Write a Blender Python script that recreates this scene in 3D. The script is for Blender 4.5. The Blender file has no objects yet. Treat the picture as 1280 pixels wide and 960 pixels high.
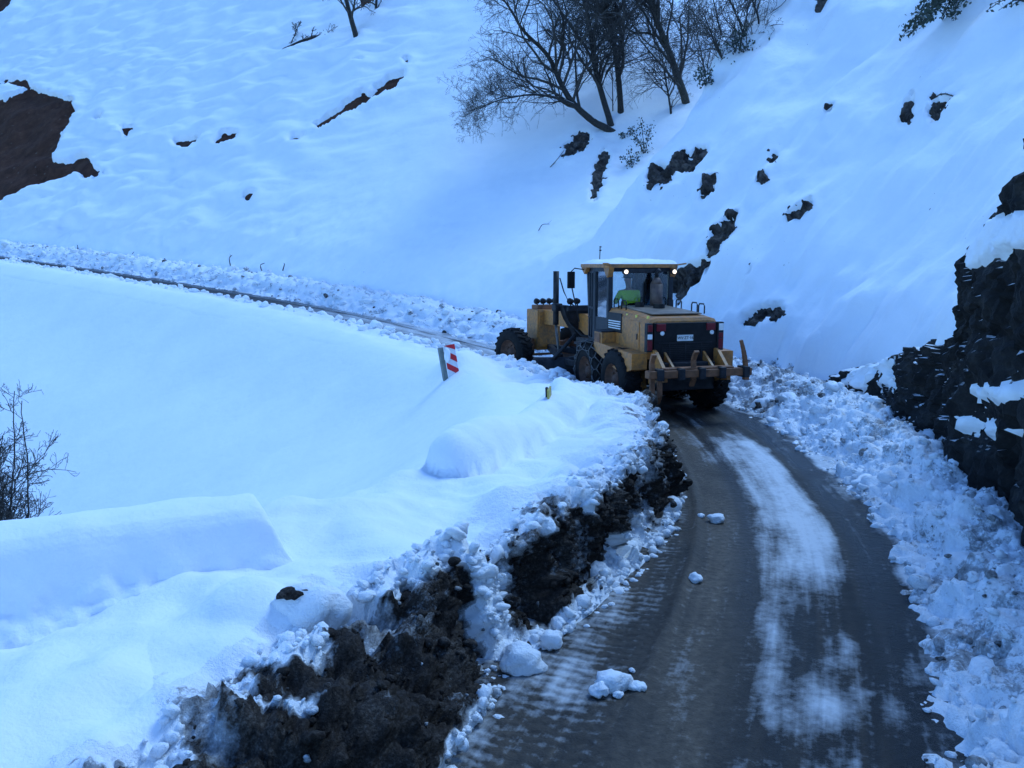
import bpy, bmesh, math, random
import numpy as np
from mathutils import Vector, Matrix

# ---------------------------------------------------------------- camera, sky, sun, exposure
SC = bpy.context.scene
COL = SC.collection
CAM_H, PITCH, FPX = 3.1, math.radians(8.13), 1050.0
cam_d = bpy.data.cameras.new('camera')
cam_d.sensor_width = 36.0
cam_d.lens = 36.0 * FPX / 1280.0
cam_d.clip_end = 2000.0
cam_o = bpy.data.objects.new('camera', cam_d)
COL.objects.link(cam_o)
cam_o.location = (0, 0, CAM_H)
cam_o.rotation_euler = (math.pi / 2 - PITCH, 0, 0)
SC.camera = cam_o

SUN_EL, SUN_AZ = math.radians(54), math.radians(46)     # azimuth clockwise from +Y: behind the camera, to the right
world = bpy.data.worlds.new('World')
SC.world = world
world.use_nodes = True
wn = world.node_tree
bg = wn.nodes['Background']
sky = wn.nodes.new('ShaderNodeTexSky')
sky.sky_type = 'NISHITA'
sky.sun_disc = False
sky.sun_elevation = SUN_EL
sky.sun_rotation = SUN_AZ
sky.altitude = 1500
sky.air_density = 1.0
sky.dust_density = 0.3
sky.ozone_density = 4.0
tint = wn.nodes.new('ShaderNodeMix'); tint.data_type = 'RGBA'; tint.blend_type = 'MULTIPLY'
tint.inputs[0].default_value = 1.0
tint.inputs[7].default_value = (0.525, 0.815, 1.10, 1)      # cold white balance of the photograph
wn.links.new(sky.outputs[0], tint.inputs[6]); wn.links.new(tint.outputs[2], bg.inputs['Color'])
bg.inputs['Strength'].default_value = 0.15
sun_d = bpy.data.lights.new('sun', 'SUN')
sun_d.energy = 0.95
sun_d.angle = math.radians(22)
sun_d.color = (0.48, 0.73, 1.0)
sun_o = bpy.data.objects.new('sun', sun_d)
COL.objects.link(sun_o)
sdir = Vector((math.sin(SUN_AZ) * math.cos(SUN_EL), math.cos(SUN_AZ) * math.cos(SUN_EL), math.sin(SUN_EL)))
sun_o.rotation_euler = sdir.to_track_quat('Z', 'Y').to_euler()
SC.view_settings.view_transform = 'Standard'
SC.view_settings.look = 'None'
SC.view_settings.gamma = 1.0
SC.view_settings.exposure = 1.2
SC.cycles.max_bounces = 6
SC.cycles.transparent_max_bounces = 12

# ---------------------------------------------------------------- numpy noise
def _h(ix, iy, iz, seed):
    with np.errstate(over='ignore'):
        h = (ix.astype(np.uint32) * np.uint32(374761393) + iy.astype(np.uint32) * np.uint32(668265263)
             + iz.astype(np.uint32) * np.uint32(2147483647) + np.uint32((seed * 974711 + 12345) & 0xffffffff))
        h = (h ^ (h >> np.uint32(13))) * np.uint32(1274126177)
        h = (h ^ (h >> np.uint32(16))) * np.uint32(2246822519)
        h = h ^ (h >> np.uint32(15))
    return h
def hf(ix, iy, iz, seed):
    return _h(ix, iy, iz, seed).astype(np.float64) / 4294967295.0
def perlin(P, scale=1.0, seed=0):
    P = np.asarray(P, float).reshape(-1, 3) / scale
    I = np.floor(P).astype(np.int64); F = P - I
    U = F * F * F * (F * (F * 6 - 15) + 10)
    out = np.zeros(len(P))
    for cx in (0, 1):
        for cy in (0, 1):
            for cz in (0, 1):
                h = _h(I[:, 0] + cx, I[:, 1] + cy, I[:, 2] + cz, seed)
                gx = (h & np.uint32(1023)).astype(float) / 511.5 - 1
                gy = ((h >> np.uint32(10)) & np.uint32(1023)).astype(float) / 511.5 - 1
                gz = ((h >> np.uint32(20)) & np.uint32(1023)).astype(float) / 511.5 - 1
                w = (U[:, 0] if cx else 1 - U[:, 0]) * (U[:, 1] if cy else 1 - U[:, 1]) * (U[:, 2] if cz else 1 - U[:, 2])
                out += w * (gx * (F[:, 0] - cx) + gy * (F[:, 1] - cy) + gz * (F[:, 2] - cz))
    return out * 1.3
def fbm(P, scale=1.0, octv=4, seed=0, gain=0.5):
    r, a = 0, 1.0
    for o in range(octv):
        r = r + a * perlin(P, scale / 2 ** o, seed + 17 * o); a *= gain
    return r
def worley(P, scale=1.0, seed=0):
    P = np.asarray(P, float).reshape(-1, 3) / scale
    I = np.floor(P).astype(np.int64)
    f1 = np.full(len(P), 9.0); f2 = np.full(len(P), 9.0); cid = np.zeros(len(P))
    for dx in (-1, 0, 1):
        for dy in (-1, 0, 1):
            for dz in (-1, 0, 1):
                a, b, c = I[:, 0] + dx, I[:, 1] + dy, I[:, 2] + dz
                q = np.stack([a + hf(a, b, c, seed), b + hf(a, b, c, seed + 1), c + hf(a, b, c, seed + 2)], 1)
                d = np.sqrt(((q - P) ** 2).sum(1))
                nw = d < f1
                f2 = np.where(nw, f1, np.minimum(f2, d))
                cid = np.where(nw, hf(a, b, c, seed + 3), cid)
                f1 = np.where(nw, d, f1)
    return f1, f2, cid
def smooth(x, a, b):
    t = np.clip((np.asarray(x, float) - a) / (b - a), 0, 1)
    return t * t * (3 - 2 * t)

# ---------------------------------------------------------------- objects and tags
def tag(o, label=None, cat=None, group=None, kind=None):
    if label: o['label'] = label
    if cat: o['category'] = cat
    if group: o['group'] = group
    if kind: o['kind'] = kind
    return o
def link(name, me, mat=None, parent=None):
    o = bpy.data.objects.new(name, me); COL.objects.link(o)
    if mat is not None and not me.materials: me.materials.append(mat)
    if parent is not None: o.parent = parent
    return o
def empty(name, loc=(0, 0, 0), rz=0.0):
    o = bpy.data.objects.new(name, None); COL.objects.link(o)
    o.location = loc; o.rotation_euler = (0, 0, rz); o.empty_display_size = 0.2
    return o
def mesh_np(name, V, F, mat=None, parent=None, attrs=None, uv=None, smooth_=True):
    """V (n,3), F (m,k) with k = 3 or 4"""
    V = np.asarray(V, np.float32); F = np.asarray(F, np.int32)
    me = bpy.data.meshes.new(name)
    n, m, k = len(V), len(F), F.shape[1]
    me.vertices.add(n); me.vertices.foreach_set('co', V.ravel())
    me.loops.add(m * k); me.loops.foreach_set('vertex_index', F.ravel())
    me.polygons.add(m); me.polygons.foreach_set('loop_start', np.arange(0, m * k, k, dtype=np.int32))
    me.update(calc_edges=True)
    me.polygons.foreach_set('use_smooth', np.full(m, smooth_, dtype=bool))
    for an, av in (attrs or {}).items():
        at = me.attributes.new(an, 'FLOAT', 'POINT'); at.data.foreach_set('value', np.asarray(av, np.float32).ravel())
    if uv is not None:
        ul = me.uv_layers.new(name='UVMap')
        ul.data.foreach_set('uv', np.asarray(uv, np.float32)[F.ravel()].ravel())
    me.update()
    return link(name, me, mat, parent)
def grid_faces(ni, nj, keep=None):
    i, j = np.meshgrid(np.arange(ni - 1), np.arange(nj - 1), indexing='ij')
    a = (i * nj + j).ravel()
    F = np.stack([a, a + nj, a + nj + 1, a + 1], 1)
    if keep is not None: F = F[keep[:-1, :-1].ravel() | keep[1:, 1:].ravel() | keep[1:, :-1].ravel() | keep[:-1, 1:].ravel()]
    return F
def compact(V, F, *extra):
    used = np.unique(F); mp = np.full(len(V), -1); mp[used] = np.arange(len(used))
    return (V[used], mp[F]) + tuple(e[used] for e in extra)
def grid_normals(P):
    du = np.gradient(P, axis=0); dv = np.gradient(P, axis=1)
    n = np.cross(du, dv); n /= (np.linalg.norm(n, axis=2, keepdims=True) + 1e-9)
    n *= np.where(n[..., 2:3] < 0, -1, 1)
    return n

# ---------------------------------------------------------------- materials
MATS = {}
def nodes_mat(name):
    m = bpy.data.materials.new(name); m.use_nodes = True
    nt = m.node_tree; b = nt.nodes['Principled BSDF']
    MATS[name] = m
    return m, nt, b
def N(nt, typ, **kw):
    n = nt.nodes.new(typ)
    for k, v in kw.items():
        if k in n.inputs: n.inputs[k].default_value = v
        else: setattr(n, k, v)
    return n
def ramp(nt, src, stops):
    r = nt.nodes.new('ShaderNodeValToRGB'); el = r.color_ramp.elements
    while len(el) < len(stops): el.new(0.5)
    for e, (p, c) in zip(el, stops):
        e.position = p; e.color = (c[0], c[1], c[2], 1) if not isinstance(c, (int, float)) else (c, c, c, 1)
    nt.links.new(src, r.inputs[0]); return r.outputs[0]
def mixc(nt, fac, a, b):
    m = nt.nodes.new('ShaderNodeMix'); m.data_type = 'RGBA'
    for s, v in ((m.inputs[0], fac), (m.inputs[6], a), (m.inputs[7], b)):
        if hasattr(v, 'is_output') or isinstance(v, bpy.types.NodeSocket): nt.links.new(v, s)
        elif isinstance(v, (int, float)): s.default_value = v
        else: s.default_value = (v[0], v[1], v[2], 1)
    return m.outputs[2]
def math_n(nt, op, a, b=0.0):
    m = nt.nodes.new('ShaderNodeMath'); m.operation = op
    for s, v in zip(m.inputs, (a, b)):
        if isinstance(v, bpy.types.NodeSocket): nt.links.new(v, s)
        else: s.default_value = v
    return m.outputs[0]
def noise(nt, scale, detail=4, rough=0.55, vec=None):
    n = N(nt, 'ShaderNodeTexNoise', Scale=scale, Detail=detail, Roughness=rough)
    if vec is not None: nt.links.new(vec, n.inputs['Vector'])
    return n.outputs[0]
def bump(nt, b, h, strength=0.3, dist=0.02):
    bp = N(nt, 'ShaderNodeBump', Strength=strength, Distance=dist)
    nt.links.new(h, bp.inputs['Height']); nt.links.new(bp.outputs[0], b.inputs['Normal']); return bp
def pos(nt):
    return N(nt, 'ShaderNodeNewGeometry').outputs['Position']
def attr(nt, name):
    return N(nt, 'ShaderNodeAttribute', attribute_name=name).outputs['Fac']

def simple(name, col, rough=0.5, metal=0.0, var=0.15, scale=6.0, bumps=0.0, obj=True):
    m, nt, b = nodes_mat(name)
    tc = N(nt, 'ShaderNodeTexCoord').outputs['Object'] if obj else pos(nt)
    n = noise(nt, scale, 5, 0.6, tc)
    c = np.array(col)
    out = ramp(nt, n, [(0.3, tuple(c * (1 - var))), (0.7, tuple(np.minimum(c * (1 + var), 1)))])
    nt.links.new(out, b.inputs['Base Color'])
    b.inputs['Roughness'].default_value = rough; b.inputs['Metallic'].default_value = metal
    if max(col) < 0.04: b.inputs['Specular IOR Level'].default_value = 0.22
    if bumps: bump(nt, b, noise(nt, scale * 8, 4, 0.6, tc), bumps, 0.01)
    return m

SNOW = (0.86, 0.88, 0.91)
def make_snow():
    m, nt, b = nodes_mat('snow')
    p = pos(nt)
    c = ramp(nt, noise(nt, 0.6, 5, 0.6, p), [(0.3, (0.82, 0.845, 0.88)), (0.7, (0.88, 0.895, 0.92))])
    spk = ramp(nt, noise(nt, 9.0, 2, 0.5, p), [(0.735, 0.0), (0.76, 1.0)])
    dirt = attr(nt, 'dirt')
    c = mixc(nt, math_n(nt, 'MULTIPLY', spk, dirt), c, (0.10, 0.085, 0.07))
    nt.links.new(c, b.inputs['Base Color'])
    b.inputs['Roughness'].default_value = 0.65
    b.inputs['Specular IOR Level'].default_value = 0.3
    h = math_n(nt, 'ADD', math_n(nt, 'MULTIPLY', noise(nt, 3.5, 8, 0.64, p), 0.8), math_n(nt, 'MULTIPLY', noise(nt, 26.0, 5, 0.65, p), 0.22))
    bump(nt, b, h, 0.45, 0.09)
make_snow()
def make_crumb():
    """ploughed, crumbled snow: attribute dirt 0..1 = share of mud in it"""
    m, nt, b = nodes_mat('ploughed_snow')
    p = pos(nt)
    n1 = noise(nt, 11.0, 6, 0.7, p); n2 = noise(nt, 2.2, 4, 0.6, p); n3 = noise(nt, 38.0, 4, 0.7, p)
    d = attr(nt, 'dirt')
    mixv = math_n(nt, 'ADD', math_n(nt, 'MULTIPLY', n1, 0.6), math_n(nt, 'ADD', math_n(nt, 'MULTIPLY', n2, 0.25), math_n(nt, 'MULTIPLY', n3, 0.3)))
    # threshold moves with the dirt share
    t = math_n(nt, 'ADD', mixv, math_n(nt, 'SUBTRACT', d, 1.0))
    f = ramp(nt, t, [(0.02, 0.0), (0.10, 0.55), (0.30, 1.0)])
    dk1 = ramp(nt, n3, [(0.3, (0.009, 0.007, 0.006)), (0.5, (0.024, 0.018, 0.015)), (0.72, (0.065, 0.051, 0.042))])
    dk2 = ramp(nt, n3, [(0.3, (0.016, 0.013, 0.011)), (0.5, (0.045, 0.035, 0.029)), (0.72, (0.14, 0.12, 0.105))])
    dark = mixc(nt, ramp(nt, n2, [(0.48, 0.0), (0.66, 1.0)]), dk1, dk2)
    snowc = ramp(nt, n1, [(0.25, (0.80, 0.82, 0.85)), (0.6, (0.875, 0.89, 0.915))])
    c = mixc(nt, f, snowc, dark)
    nt.links.new(c, b.inputs['Base Color'])
    b.inputs['Roughness'].default_value = 0.7
    b.inputs['Specular IOR Level'].default_value = 0.12
    h = math_n(nt, 'ADD', math_n(nt, 'MULTIPLY', noise(nt, 22.0, 5, 0.65, p), 0.7), math_n(nt, 'MULTIPLY', noise(nt, 80.0, 3, 0.6, p), 0.25))
    bump(nt, b, h, 0.8, 0.05)
make_crumb()
def make_rock(name, dust):
    m, nt, b = nodes_mat(name)
    p = pos(nt)
    n = noise(nt, 3.0, 8, 0.65, p)
    c = ramp(nt, n, [(0.3, (0.010, 0.010, 0.011)), (0.55, (0.028, 0.027, 0.027)), (0.78, (0.075, 0.068, 0.062))] if dust else [(0.3, (0.014, 0.012, 0.012)), (0.5, (0.05, 0.043, 0.04)), (0.72, (0.15, 0.128, 0.115))])
    # snow dust that lies on ledges facing up
    g = N(nt, 'ShaderNodeNewGeometry'); sx = N(nt, 'ShaderNodeSeparateXYZ')
    nt.links.new(g.outputs['Normal'], sx.inputs[0])
    up = math_n(nt, 'ADD', sx.outputs[2], math_n(nt, 'MULTIPLY', math_n(nt, 'SUBTRACT', noise(nt, 2.5, 5, 0.6, p), 0.5), 1.1))
    f = ramp(nt, up, [(0.88, 0.0), (1.0, 1.0)])
    nt.links.new(mixc(nt, f, c, (0.82, 0.84, 0.87)) if dust else c, b.inputs['Base Color'])
    b.inputs['Roughness'].default_value = 0.8; b.inputs['Specular IOR Level'].default_value = 0.15
    bump(nt, b, noise(nt, 9.0, 8, 0.7, p), 0.8, 0.08)
make_rock('rock', True); make_rock('bare_rock', False)
def make_earth():
    m, nt, b = nodes_mat('bare_earth')
    p = pos(nt)
    c = ramp(nt, noise(nt, 1.6, 8, 0.65, p), [(0.3, (0.044, 0.020, 0.014)), (0.6, (0.082, 0.038, 0.025)), (0.8, (0.12, 0.062, 0.042))])
    st = ramp(nt, noise(nt, 3.2, 2, 0.5, p), [(0.70, 0.0), (0.74, 1.0)])
    c = mixc(nt, st, c, (0.12, 0.10, 0.095))
    nt.links.new(c, b.inputs['Base Color']); b.inputs['Roughness'].default_value = 0.95
    b.inputs['Specular IOR Level'].default_value = 0.1
    bump(nt, b, noise(nt, 6.0, 8, 0.7, p), 0.8, 0.08)
make_earth()

# ---------------------------------------------------------------- pixel rays
CP, SP = math.cos(PITCH), math.sin(PITCH)
def ray(px, py):
    u, v = (px - 640) / FPX, (480 - py) / FPX
    return np.array([u, CP + v * SP, v * CP - SP])      # per metre of depth
def at_depth(px, py, D):
    r = ray(px, py) * D
    return np.array([r[0], r[1], r[2] + CAM_H])
def at_z(px, py, z):
    r = ray(px, py)
    return at_depth(px, py, (z - CAM_H) / r[2])
def project(P):
    P = np.asarray(P, float); X, Y, Z = P[..., 0], P[..., 1], P[..., 2] - CAM_H
    d = Y * CP - Z * SP; u = Y * SP + Z * CP
    return np.stack([640 + FPX * X / d, 480 - FPX * u / d, d], -1)
# ---------------------------------------------------------------- the road line (x, y, z) and its frame
RP = np.array([(-4.2, -14, 0), (-2.6, -8, 0), (-1.1, -3, 0), (-0.25, 0, 0), (0.55, 3, 0), (1.15, 4.83, 0), (1.85, 6.63, 0), (2.85, 9.94, 0), (3.35, 14, 0), (3.35, 17, 0),
               (2.85, 20, 0), (1.6, 23, 0.0), (-0.5, 25.9, 0.15), (-3.6, 29.2, 0.62), (-7.9, 33.2, 1.2), (-17.2, 40.6, 2.15), (-30.6, 50.6, 3.35), (-46, 61, 4.6), (-64, 72, 6), (-90, 86, 8)], float)
def catmull(P, n=24):
    out = []
    Q = np.vstack([2 * P[0] - P[1], P, 2 * P[-1] - P[-2]])
    for i in range(1, len(Q) - 2):
        p0, p1, p2, p3 = Q[i - 1], Q[i], Q[i + 1], Q[i + 2]
        t = np.linspace(0, 1, n, endpoint=False)[:, None]
        out.append(0.5 * ((2 * p1) + (-p0 + p2) * t + (2 * p0 - 5 * p1 + 4 * p2 - p3) * t ** 2 + (-p0 + 3 * p1 - 3 * p2 + p3) * t ** 3))
    out.append(P[-1][None]); return np.vstack(out)
_c = catmull(RP)
_s = np.concatenate([[0], np.cumsum(np.linalg.norm(np.diff(_c[:, :2], axis=0), axis=1))])
S_END = _s[-1]
SS = np.arange(0, S_END, 0.2)
CX, CY, CZ = (np.interp(SS, _s, _c[:, k]) for k in range(3))
def _sm(a, w=12):
    k = np.ones(2 * w + 1) / (2 * w + 1); return np.convolve(np.pad(a, w, mode='reflect', reflect_type='odd'), k, 'valid')
CX, CY, CZ = _sm(CX, 6), _sm(CY, 6), _sm(CZ, 10)
TX, TY = np.gradient(CX, SS), np.gradient(CY, SS)
TX, TY = _sm(TX, 10), _sm(TY, 10)
_l = np.hypot(TX, TY); TX /= _l; TY /= _l
def cl(s): return np.interp(s, SS, CX), np.interp(s, SS, CY), np.interp(s, SS, CZ)
def nr(s):
    tx, ty = np.interp(s, SS, TX), np.interp(s, SS, TY); l = np.hypot(tx, ty); return ty / l, -tx / l
def sd2xy(s, d):
    x, y, z = cl(s); nx, ny = nr(s); return x + nx * d, y + ny * d
def xy2sd(x, y):
    x = np.atleast_1d(np.asarray(x, float)); y = np.atleast_1d(np.asarray(y, float))
    s = np.empty(len(x)); d = np.empty(len(x))
    for a in range(0, len(x), 20000):
        xx, yy = x[a:a + 20000, None], y[a:a + 20000, None]
        i = np.argmin((xx - CX) ** 2 + (yy - CY) ** 2, axis=1)
        # refine along the tangent
        s0 = SS[i] + (x[a:a + 20000] - CX[i]) * TX[i] + (y[a:a + 20000] - CY[i]) * TY[i]
        s0 = np.where(np.abs(s0 - SS[i]) < 0.4, s0, SS[i])
        px, py, _ = cl(s0); nx, ny = nr(s0)
        s[a:a + 20000] = s0; d[a:a + 20000] = (x[a:a + 20000] - px) * nx + (y[a:a + 20000] - py) * ny
    return s, d
def s_y(y):                                      # arc length where the road line passes a given y (y is monotone)
    return np.interp(y, CY, SS)
S_R = float(s_y(26.6))                            # where the nose of the spur meets the road
HW = 1.5

# ---------------------------------------------------------------- hillside above the road
def d_foot(s):
    return np.interp(cl(s)[1], [-10, 9, 11.5, 15.5, 20], [2.9, 2.95, 3.05, 3.75, 3.9])
def hill_z(s, d):
    s = np.asarray(s, float); d = np.asarray(d, float)
    z = cl(s)[2]
    y = cl(s)[1]
    hc = np.interp(y, [-10, 10.2, 11.0, 12.0, 12.5, 13.2, 15.5, 17.5, 19.5, 22.5, 26.5, 28.5, 31, 100], [4.3, 4.3, 3.8, 2.9, 2.0, 1.3, 1.0, 0.6, 0.55, 1.4, 2.6, 1.2, 0.5, 0.4])
    wc = np.interp(y, [0, 14, 18, 26, 100], [0.5, 0.7, 1.4, 2.0, 2.0])
    k = np.interp(y, [-10, 15, 21, 25], [1.2, 1.2, 1.1, 0.96])
    kb = np.interp(s - S_R, [0, 6, 14, 26, 40, 70], [0.46, 0.58, 0.76, 0.88, 0.95, 1.0])
    e = np.maximum(d - d_foot(s), 0)
    # spur nose: behind the ridge the ground drops into a gully
    ridge = S_R + 0.25 * np.sin(d * 0.55) - 0.15 * np.sin(d * 0.23 + 1)
    t = smooth(s, ridge - 0.5, ridge + 0.9)
    kk = k * (1 - t) + kb * t
    foot = 0.12 * smooth(d, 1.3, 2.9) + 0.38 * smooth(d - d_foot(s), -0.25, 0.5)
    zz = z + foot + hc * smooth(e, 0, wc) + kk * e
    return zz
def cast_hill(px, py, d0=8.0, d1=160.0):
    r = ray(px, py)
    D = np.concatenate([np.arange(d0, 50, 0.12), np.arange(50, d1, 0.4)])
    x, y, z = r[0] * D, r[1] * D, r[2] * D + CAM_H
    s, d = xy2sd(x, y)
    f = z - hill_z(s, d)
    ok = (d > d_foot(s)) & (f < 0) & (s > 0.5) & (s < S_END - 1)
    if not ok.any(): return None
    i = int(np.argmax(ok))
    if i > 0 and f[i - 1] > 0:
        w = f[i - 1] / (f[i - 1] - f[i]); Dm = D[i - 1] + w * (D[i] - D[i - 1])
    else: Dm = D[i]
    P = r * Dm + np.array([0, 0, CAM_H]); s, d = xy2sd([P[0]], [P[1]])
    return P, float(s[0]), float(d[0]), Dm
#MESH
# ---------------------------------------------------------------- bare patches and outcrops in the snow cover, traced as outlines on the slope
PATCH = []      # (kind, label, outline px, minus px or None, depth)
def patch(kind, label, poly, minus=None):
    c = np.mean(np.array(poly, float), 0)
    r = cast_hill(*c)
    PATCH.append((kind, label, np.array(poly, float), None if minus is None else np.array(minus, float), r))
def poly_sd(P, poly):
    """signed distance (px) to a polygon, negative inside"""
    d = np.full(len(P), 1e9); ins = np.zeros(len(P), bool)
    n = len(poly)
    for i in range(n):
        a, b = poly[i], poly[(i + 1) % n]
        e = b - a; w = P - a
        t = np.clip((w @ e) / (e @ e + 1e-9), 0, 1)
        d = np.minimum(d, np.hypot(*(w - t[:, None] * e).T))
        c = ((a[1] > P[:, 1]) != (b[1] > P[:, 1])) & (P[:, 0] < e[0] * (P[:, 1] - a[1]) / (e[1] + 1e-12) + a[0])
        ins ^= c
    return np.where(ins, -d, d)
patch('earth', 'largest bare patch of brown earth on the far hillside', [(-60, 98), (0, 101), (18, 95), (35, 99), (39, 109), (70, 119), (92, 126), (93, 140), (84, 158), (75, 180), (66, 199), (79, 203), (92, 196), (103, 189), (112, 196), (118, 208), (132, 219), (118, 227), (105, 223), (95, 214), (80, 218), (60, 224), (50, 232), (35, 236), (15, 248), (0, 258), (-60, 290)],
      [(-60, 108), (0, 107), (22, 106), (31, 111), (22, 119), (0, 127), (-60, 133)])
patch('earth', 'long diagonal strip of bare brown earth on the far hillside', [(391, 153), (405, 144), (425, 134), (445, 121), (455, 115), (462, 117), (475, 105), (490, 96), (506, 92), (505, 100), (495, 110), (480, 118), (467, 124), (463, 130), (450, 134), (430, 146), (410, 159), (397, 162)])
patch('earth', 'small bare earth spot just below the diagonal earth strip', [(359, 173), (366, 167), (377, 166), (375, 176), (366, 180)])
patch('earth', 'wider of two neighbouring dark bare spots on the far hillside', [(215, 175), (228, 172), (253, 169), (251, 180), (241, 187), (229, 188), (220, 183)])
patch('earth', 'narrower of two neighbouring dark bare spots on the far hillside', [(269, 178), (282, 170), (297, 166), (296, 176), (287, 183), (273, 185)])
patch('earth', 'tiny bare spot beside the largest earth patch', [(117, 149), (125, 142), (134, 150), (124, 153)])
patch('earth', 'small ragged bare spot between the largest earth patch and the paired dark spots', [(147, 161), (156, 155), (161, 159), (169, 160), (163, 165), (157, 170), (152, 164)])
patch('earth', 'lone small dark bare spot low on the far hillside', [(304, 247), (311, 241), (321, 244), (319, 251), (308, 252)])
patch('earth', 'tiny bare speck above the diagonal earth strip', [(445, 78), (449, 74), (455, 77), (449, 80)])
patch('earth', 'tiny bare speck at the top end of the diagonal earth strip', [(502, 74), (508, 71), (514, 76), (509, 81)])
patch('earth', 'dark bare ground at the foot of the distant small tree', [(448, 0), (452, 10), (460, 5), (470, 3), (470, -12), (444, -12)])
patch('rock', 'jagged dark rock outcrop high on the spur below the trees', [(810, 226), (815, 211), (825, 205), (838, 208), (846, 194), (855, 189), (862, 194), (870, 182), (883, 177), (883, 191), (873, 205), (868, 219), (858, 213), (845, 216), (838, 227), (825, 238), (814, 242)])
patch('rock', 'small round rock outcrop beside the jagged one', [(876, 232), (888, 227), (898, 229), (894, 242), (886, 248), (878, 246)])
patch('rock', 'upright narrow rock outcrop on the spur above the cab', [(891, 285), (900, 276), (912, 269), (920, 264), (916, 281), (906, 300), (899, 316), (889, 322), (887, 310), (892, 300)])
patch('rock', 'wide rock outcrop directly behind the cab roof', [(832, 350), (845, 340), (868, 332), (888, 324), (894, 330), (880, 348), (865, 362), (850, 376), (842, 371), (834, 362)])
patch('rock', 'flat rock outcrop in the snow right of the hood', [(932, 404), (945, 391), (958, 384), (972, 379), (983, 396), (975, 406), (965, 400), (950, 406), (940, 411)])
patch('rock', 'rock outcrop under the bent dry stem', [(1161, 143), (1168, 121), (1178, 127), (1185, 118), (1191, 127), (1179, 143), (1170, 153)])
patch('rock', 'thin slanting rock crack left of the bent dry stem', [(1130, 148), (1136, 132), (1144, 124), (1142, 138), (1134, 150)])
patch('rock', 'small rock showing mid slope above the cliff', [(989, 274), (996, 264), (1016, 254), (1014, 264), (1002, 275), (992, 279)])
patch('rock', 'tiny rock speck near the top of the spur', [(1037, 140), (1041, 134), (1046, 136), (1042, 144)])
patch('rock', 'tiny upright rock speck right of the upright outcrop', [(937, 346), (939, 331), (943, 336), (941, 349)])
patch('rock', 'pair of tiny rocks on the upper spur', [(962, 202), (968, 192), (974, 196), (971, 206), (965, 205)])
patch('rock', 'tiny rock on the spur between larger outcrops', [(949, 226), (956, 222), (960, 229), (953, 232)])
patch('rock', 'dark rock at the top edge of the spur', [(1014, -14), (1022, 6), (1030, 3), (1036, -14)])
patch('earth', 'dark bare ground in the top corner of the far hillside', [(-40, -30), (24, -30), (14, 8), (0, 18), (-40, 40)])
patch('rock', 'dark rock under the leaning tree', [(704, 197), (711, 178), (724, 167), (740, 171), (731, 189), (716, 201)])
patch('rock', 'narrow rock rib below the tree roots', [(737, 250), (745, 215), (756, 189), (765, 200), (756, 222), (748, 254)])

EDGE_SEED = 40
def patch_sd(P, pk, margin=40):
    """signed distance in metres of surface points to a patch outline, ragged edge"""
    kind, label, poly, minus, r = pk
    pr = project(P)
    out = np.full(len(P), 9.0)
    lo, hi = poly.min(0) - margin, poly.max(0) + margin
    m = (pr[:, 0] > lo[0]) & (pr[:, 0] < hi[0]) & (pr[:, 1] > lo[1]) & (pr[:, 1] < hi[1]) & (np.abs(pr[:, 2] - r[3]) < max(7.0, 0.35 * r[3]))
    if not m.any(): return out
    sd = poly_sd(pr[m, :2], poly)
    if minus is not None: sd = np.maximum(sd, -poly_sd(pr[m, :2], minus))
    mpp = r[3] / FPX
    sd = sd * mpp + fbm(P[m], 14 * mpp, 4, EDGE_SEED, 0.65) * (3.2 if kind == 'earth' else 5.0) * mpp
    out[m] = sd
    return out

def hill_detail(P, s, d, far=None):
    w = smooth(s, S_R - 0.6, S_R + 1.8)
    t = smooth(s, S_R + 14, S_R + 30)
    h1 = 0.16 * fbm(P, 7.0, 4, 5) + t * (0.46 * perlin(P * np.array([1, 1, 2.0]), 2.8, 6) + 0.34 * np.abs(perlin(P * np.array([0.6, 1, 2.5]), 1.8, 7)))
    h1 += 0.05 * perlin(np.stack([s / 1.2, d / 7.0, 0 * s], -1), 1.0, 8)
    h1 += (1 - t) * 0.05 * fbm(P, 1.5, 3, 9)
    h1 += smooth(d, 12, 4) * 0.10 * fbm(P, 0.7, 3, 11)             # rough tumbled snow near the road
    h0 = 0.26 * fbm(P, 4.5, 4, 15) + 0.28 * perlin(P, 1.9, 20) + 0.10 * (0.25 - np.abs(perlin(np.stack([s / 1.3 + 0.3 * d, d / 3.0, 0 * s], -1), 1.0, 21)))
    h0 += 0.25 * perlin(np.stack([s / 0.8 + 0.25 * d, d / 3.8, 0 * s], -1), 1.0, 16) + 0.09 * perlin(np.stack([s / 0.25 + 0.5 * d, d / 1.6, 0 * s], -1), 1.0, 18)
    h0 += 0.035 * perlin(np.stack([s / 0.16 + 0.6 * d, d / 1.1, 0 * s], -1), 1.0, 22) + 0.02 * perlin(P, 0.22, 23)
    h0 += 0.10 * perlin(P, 0.6, 17) * smooth(perlin(P, 3.0, 19), -0.1, 0.4)
    return h0 * (1 - w) + h1 * w
def hill_point(s, d):
    x, y = sd2xy(s, d); return np.stack([x, y, hill_z(s, d)], -1)
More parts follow.
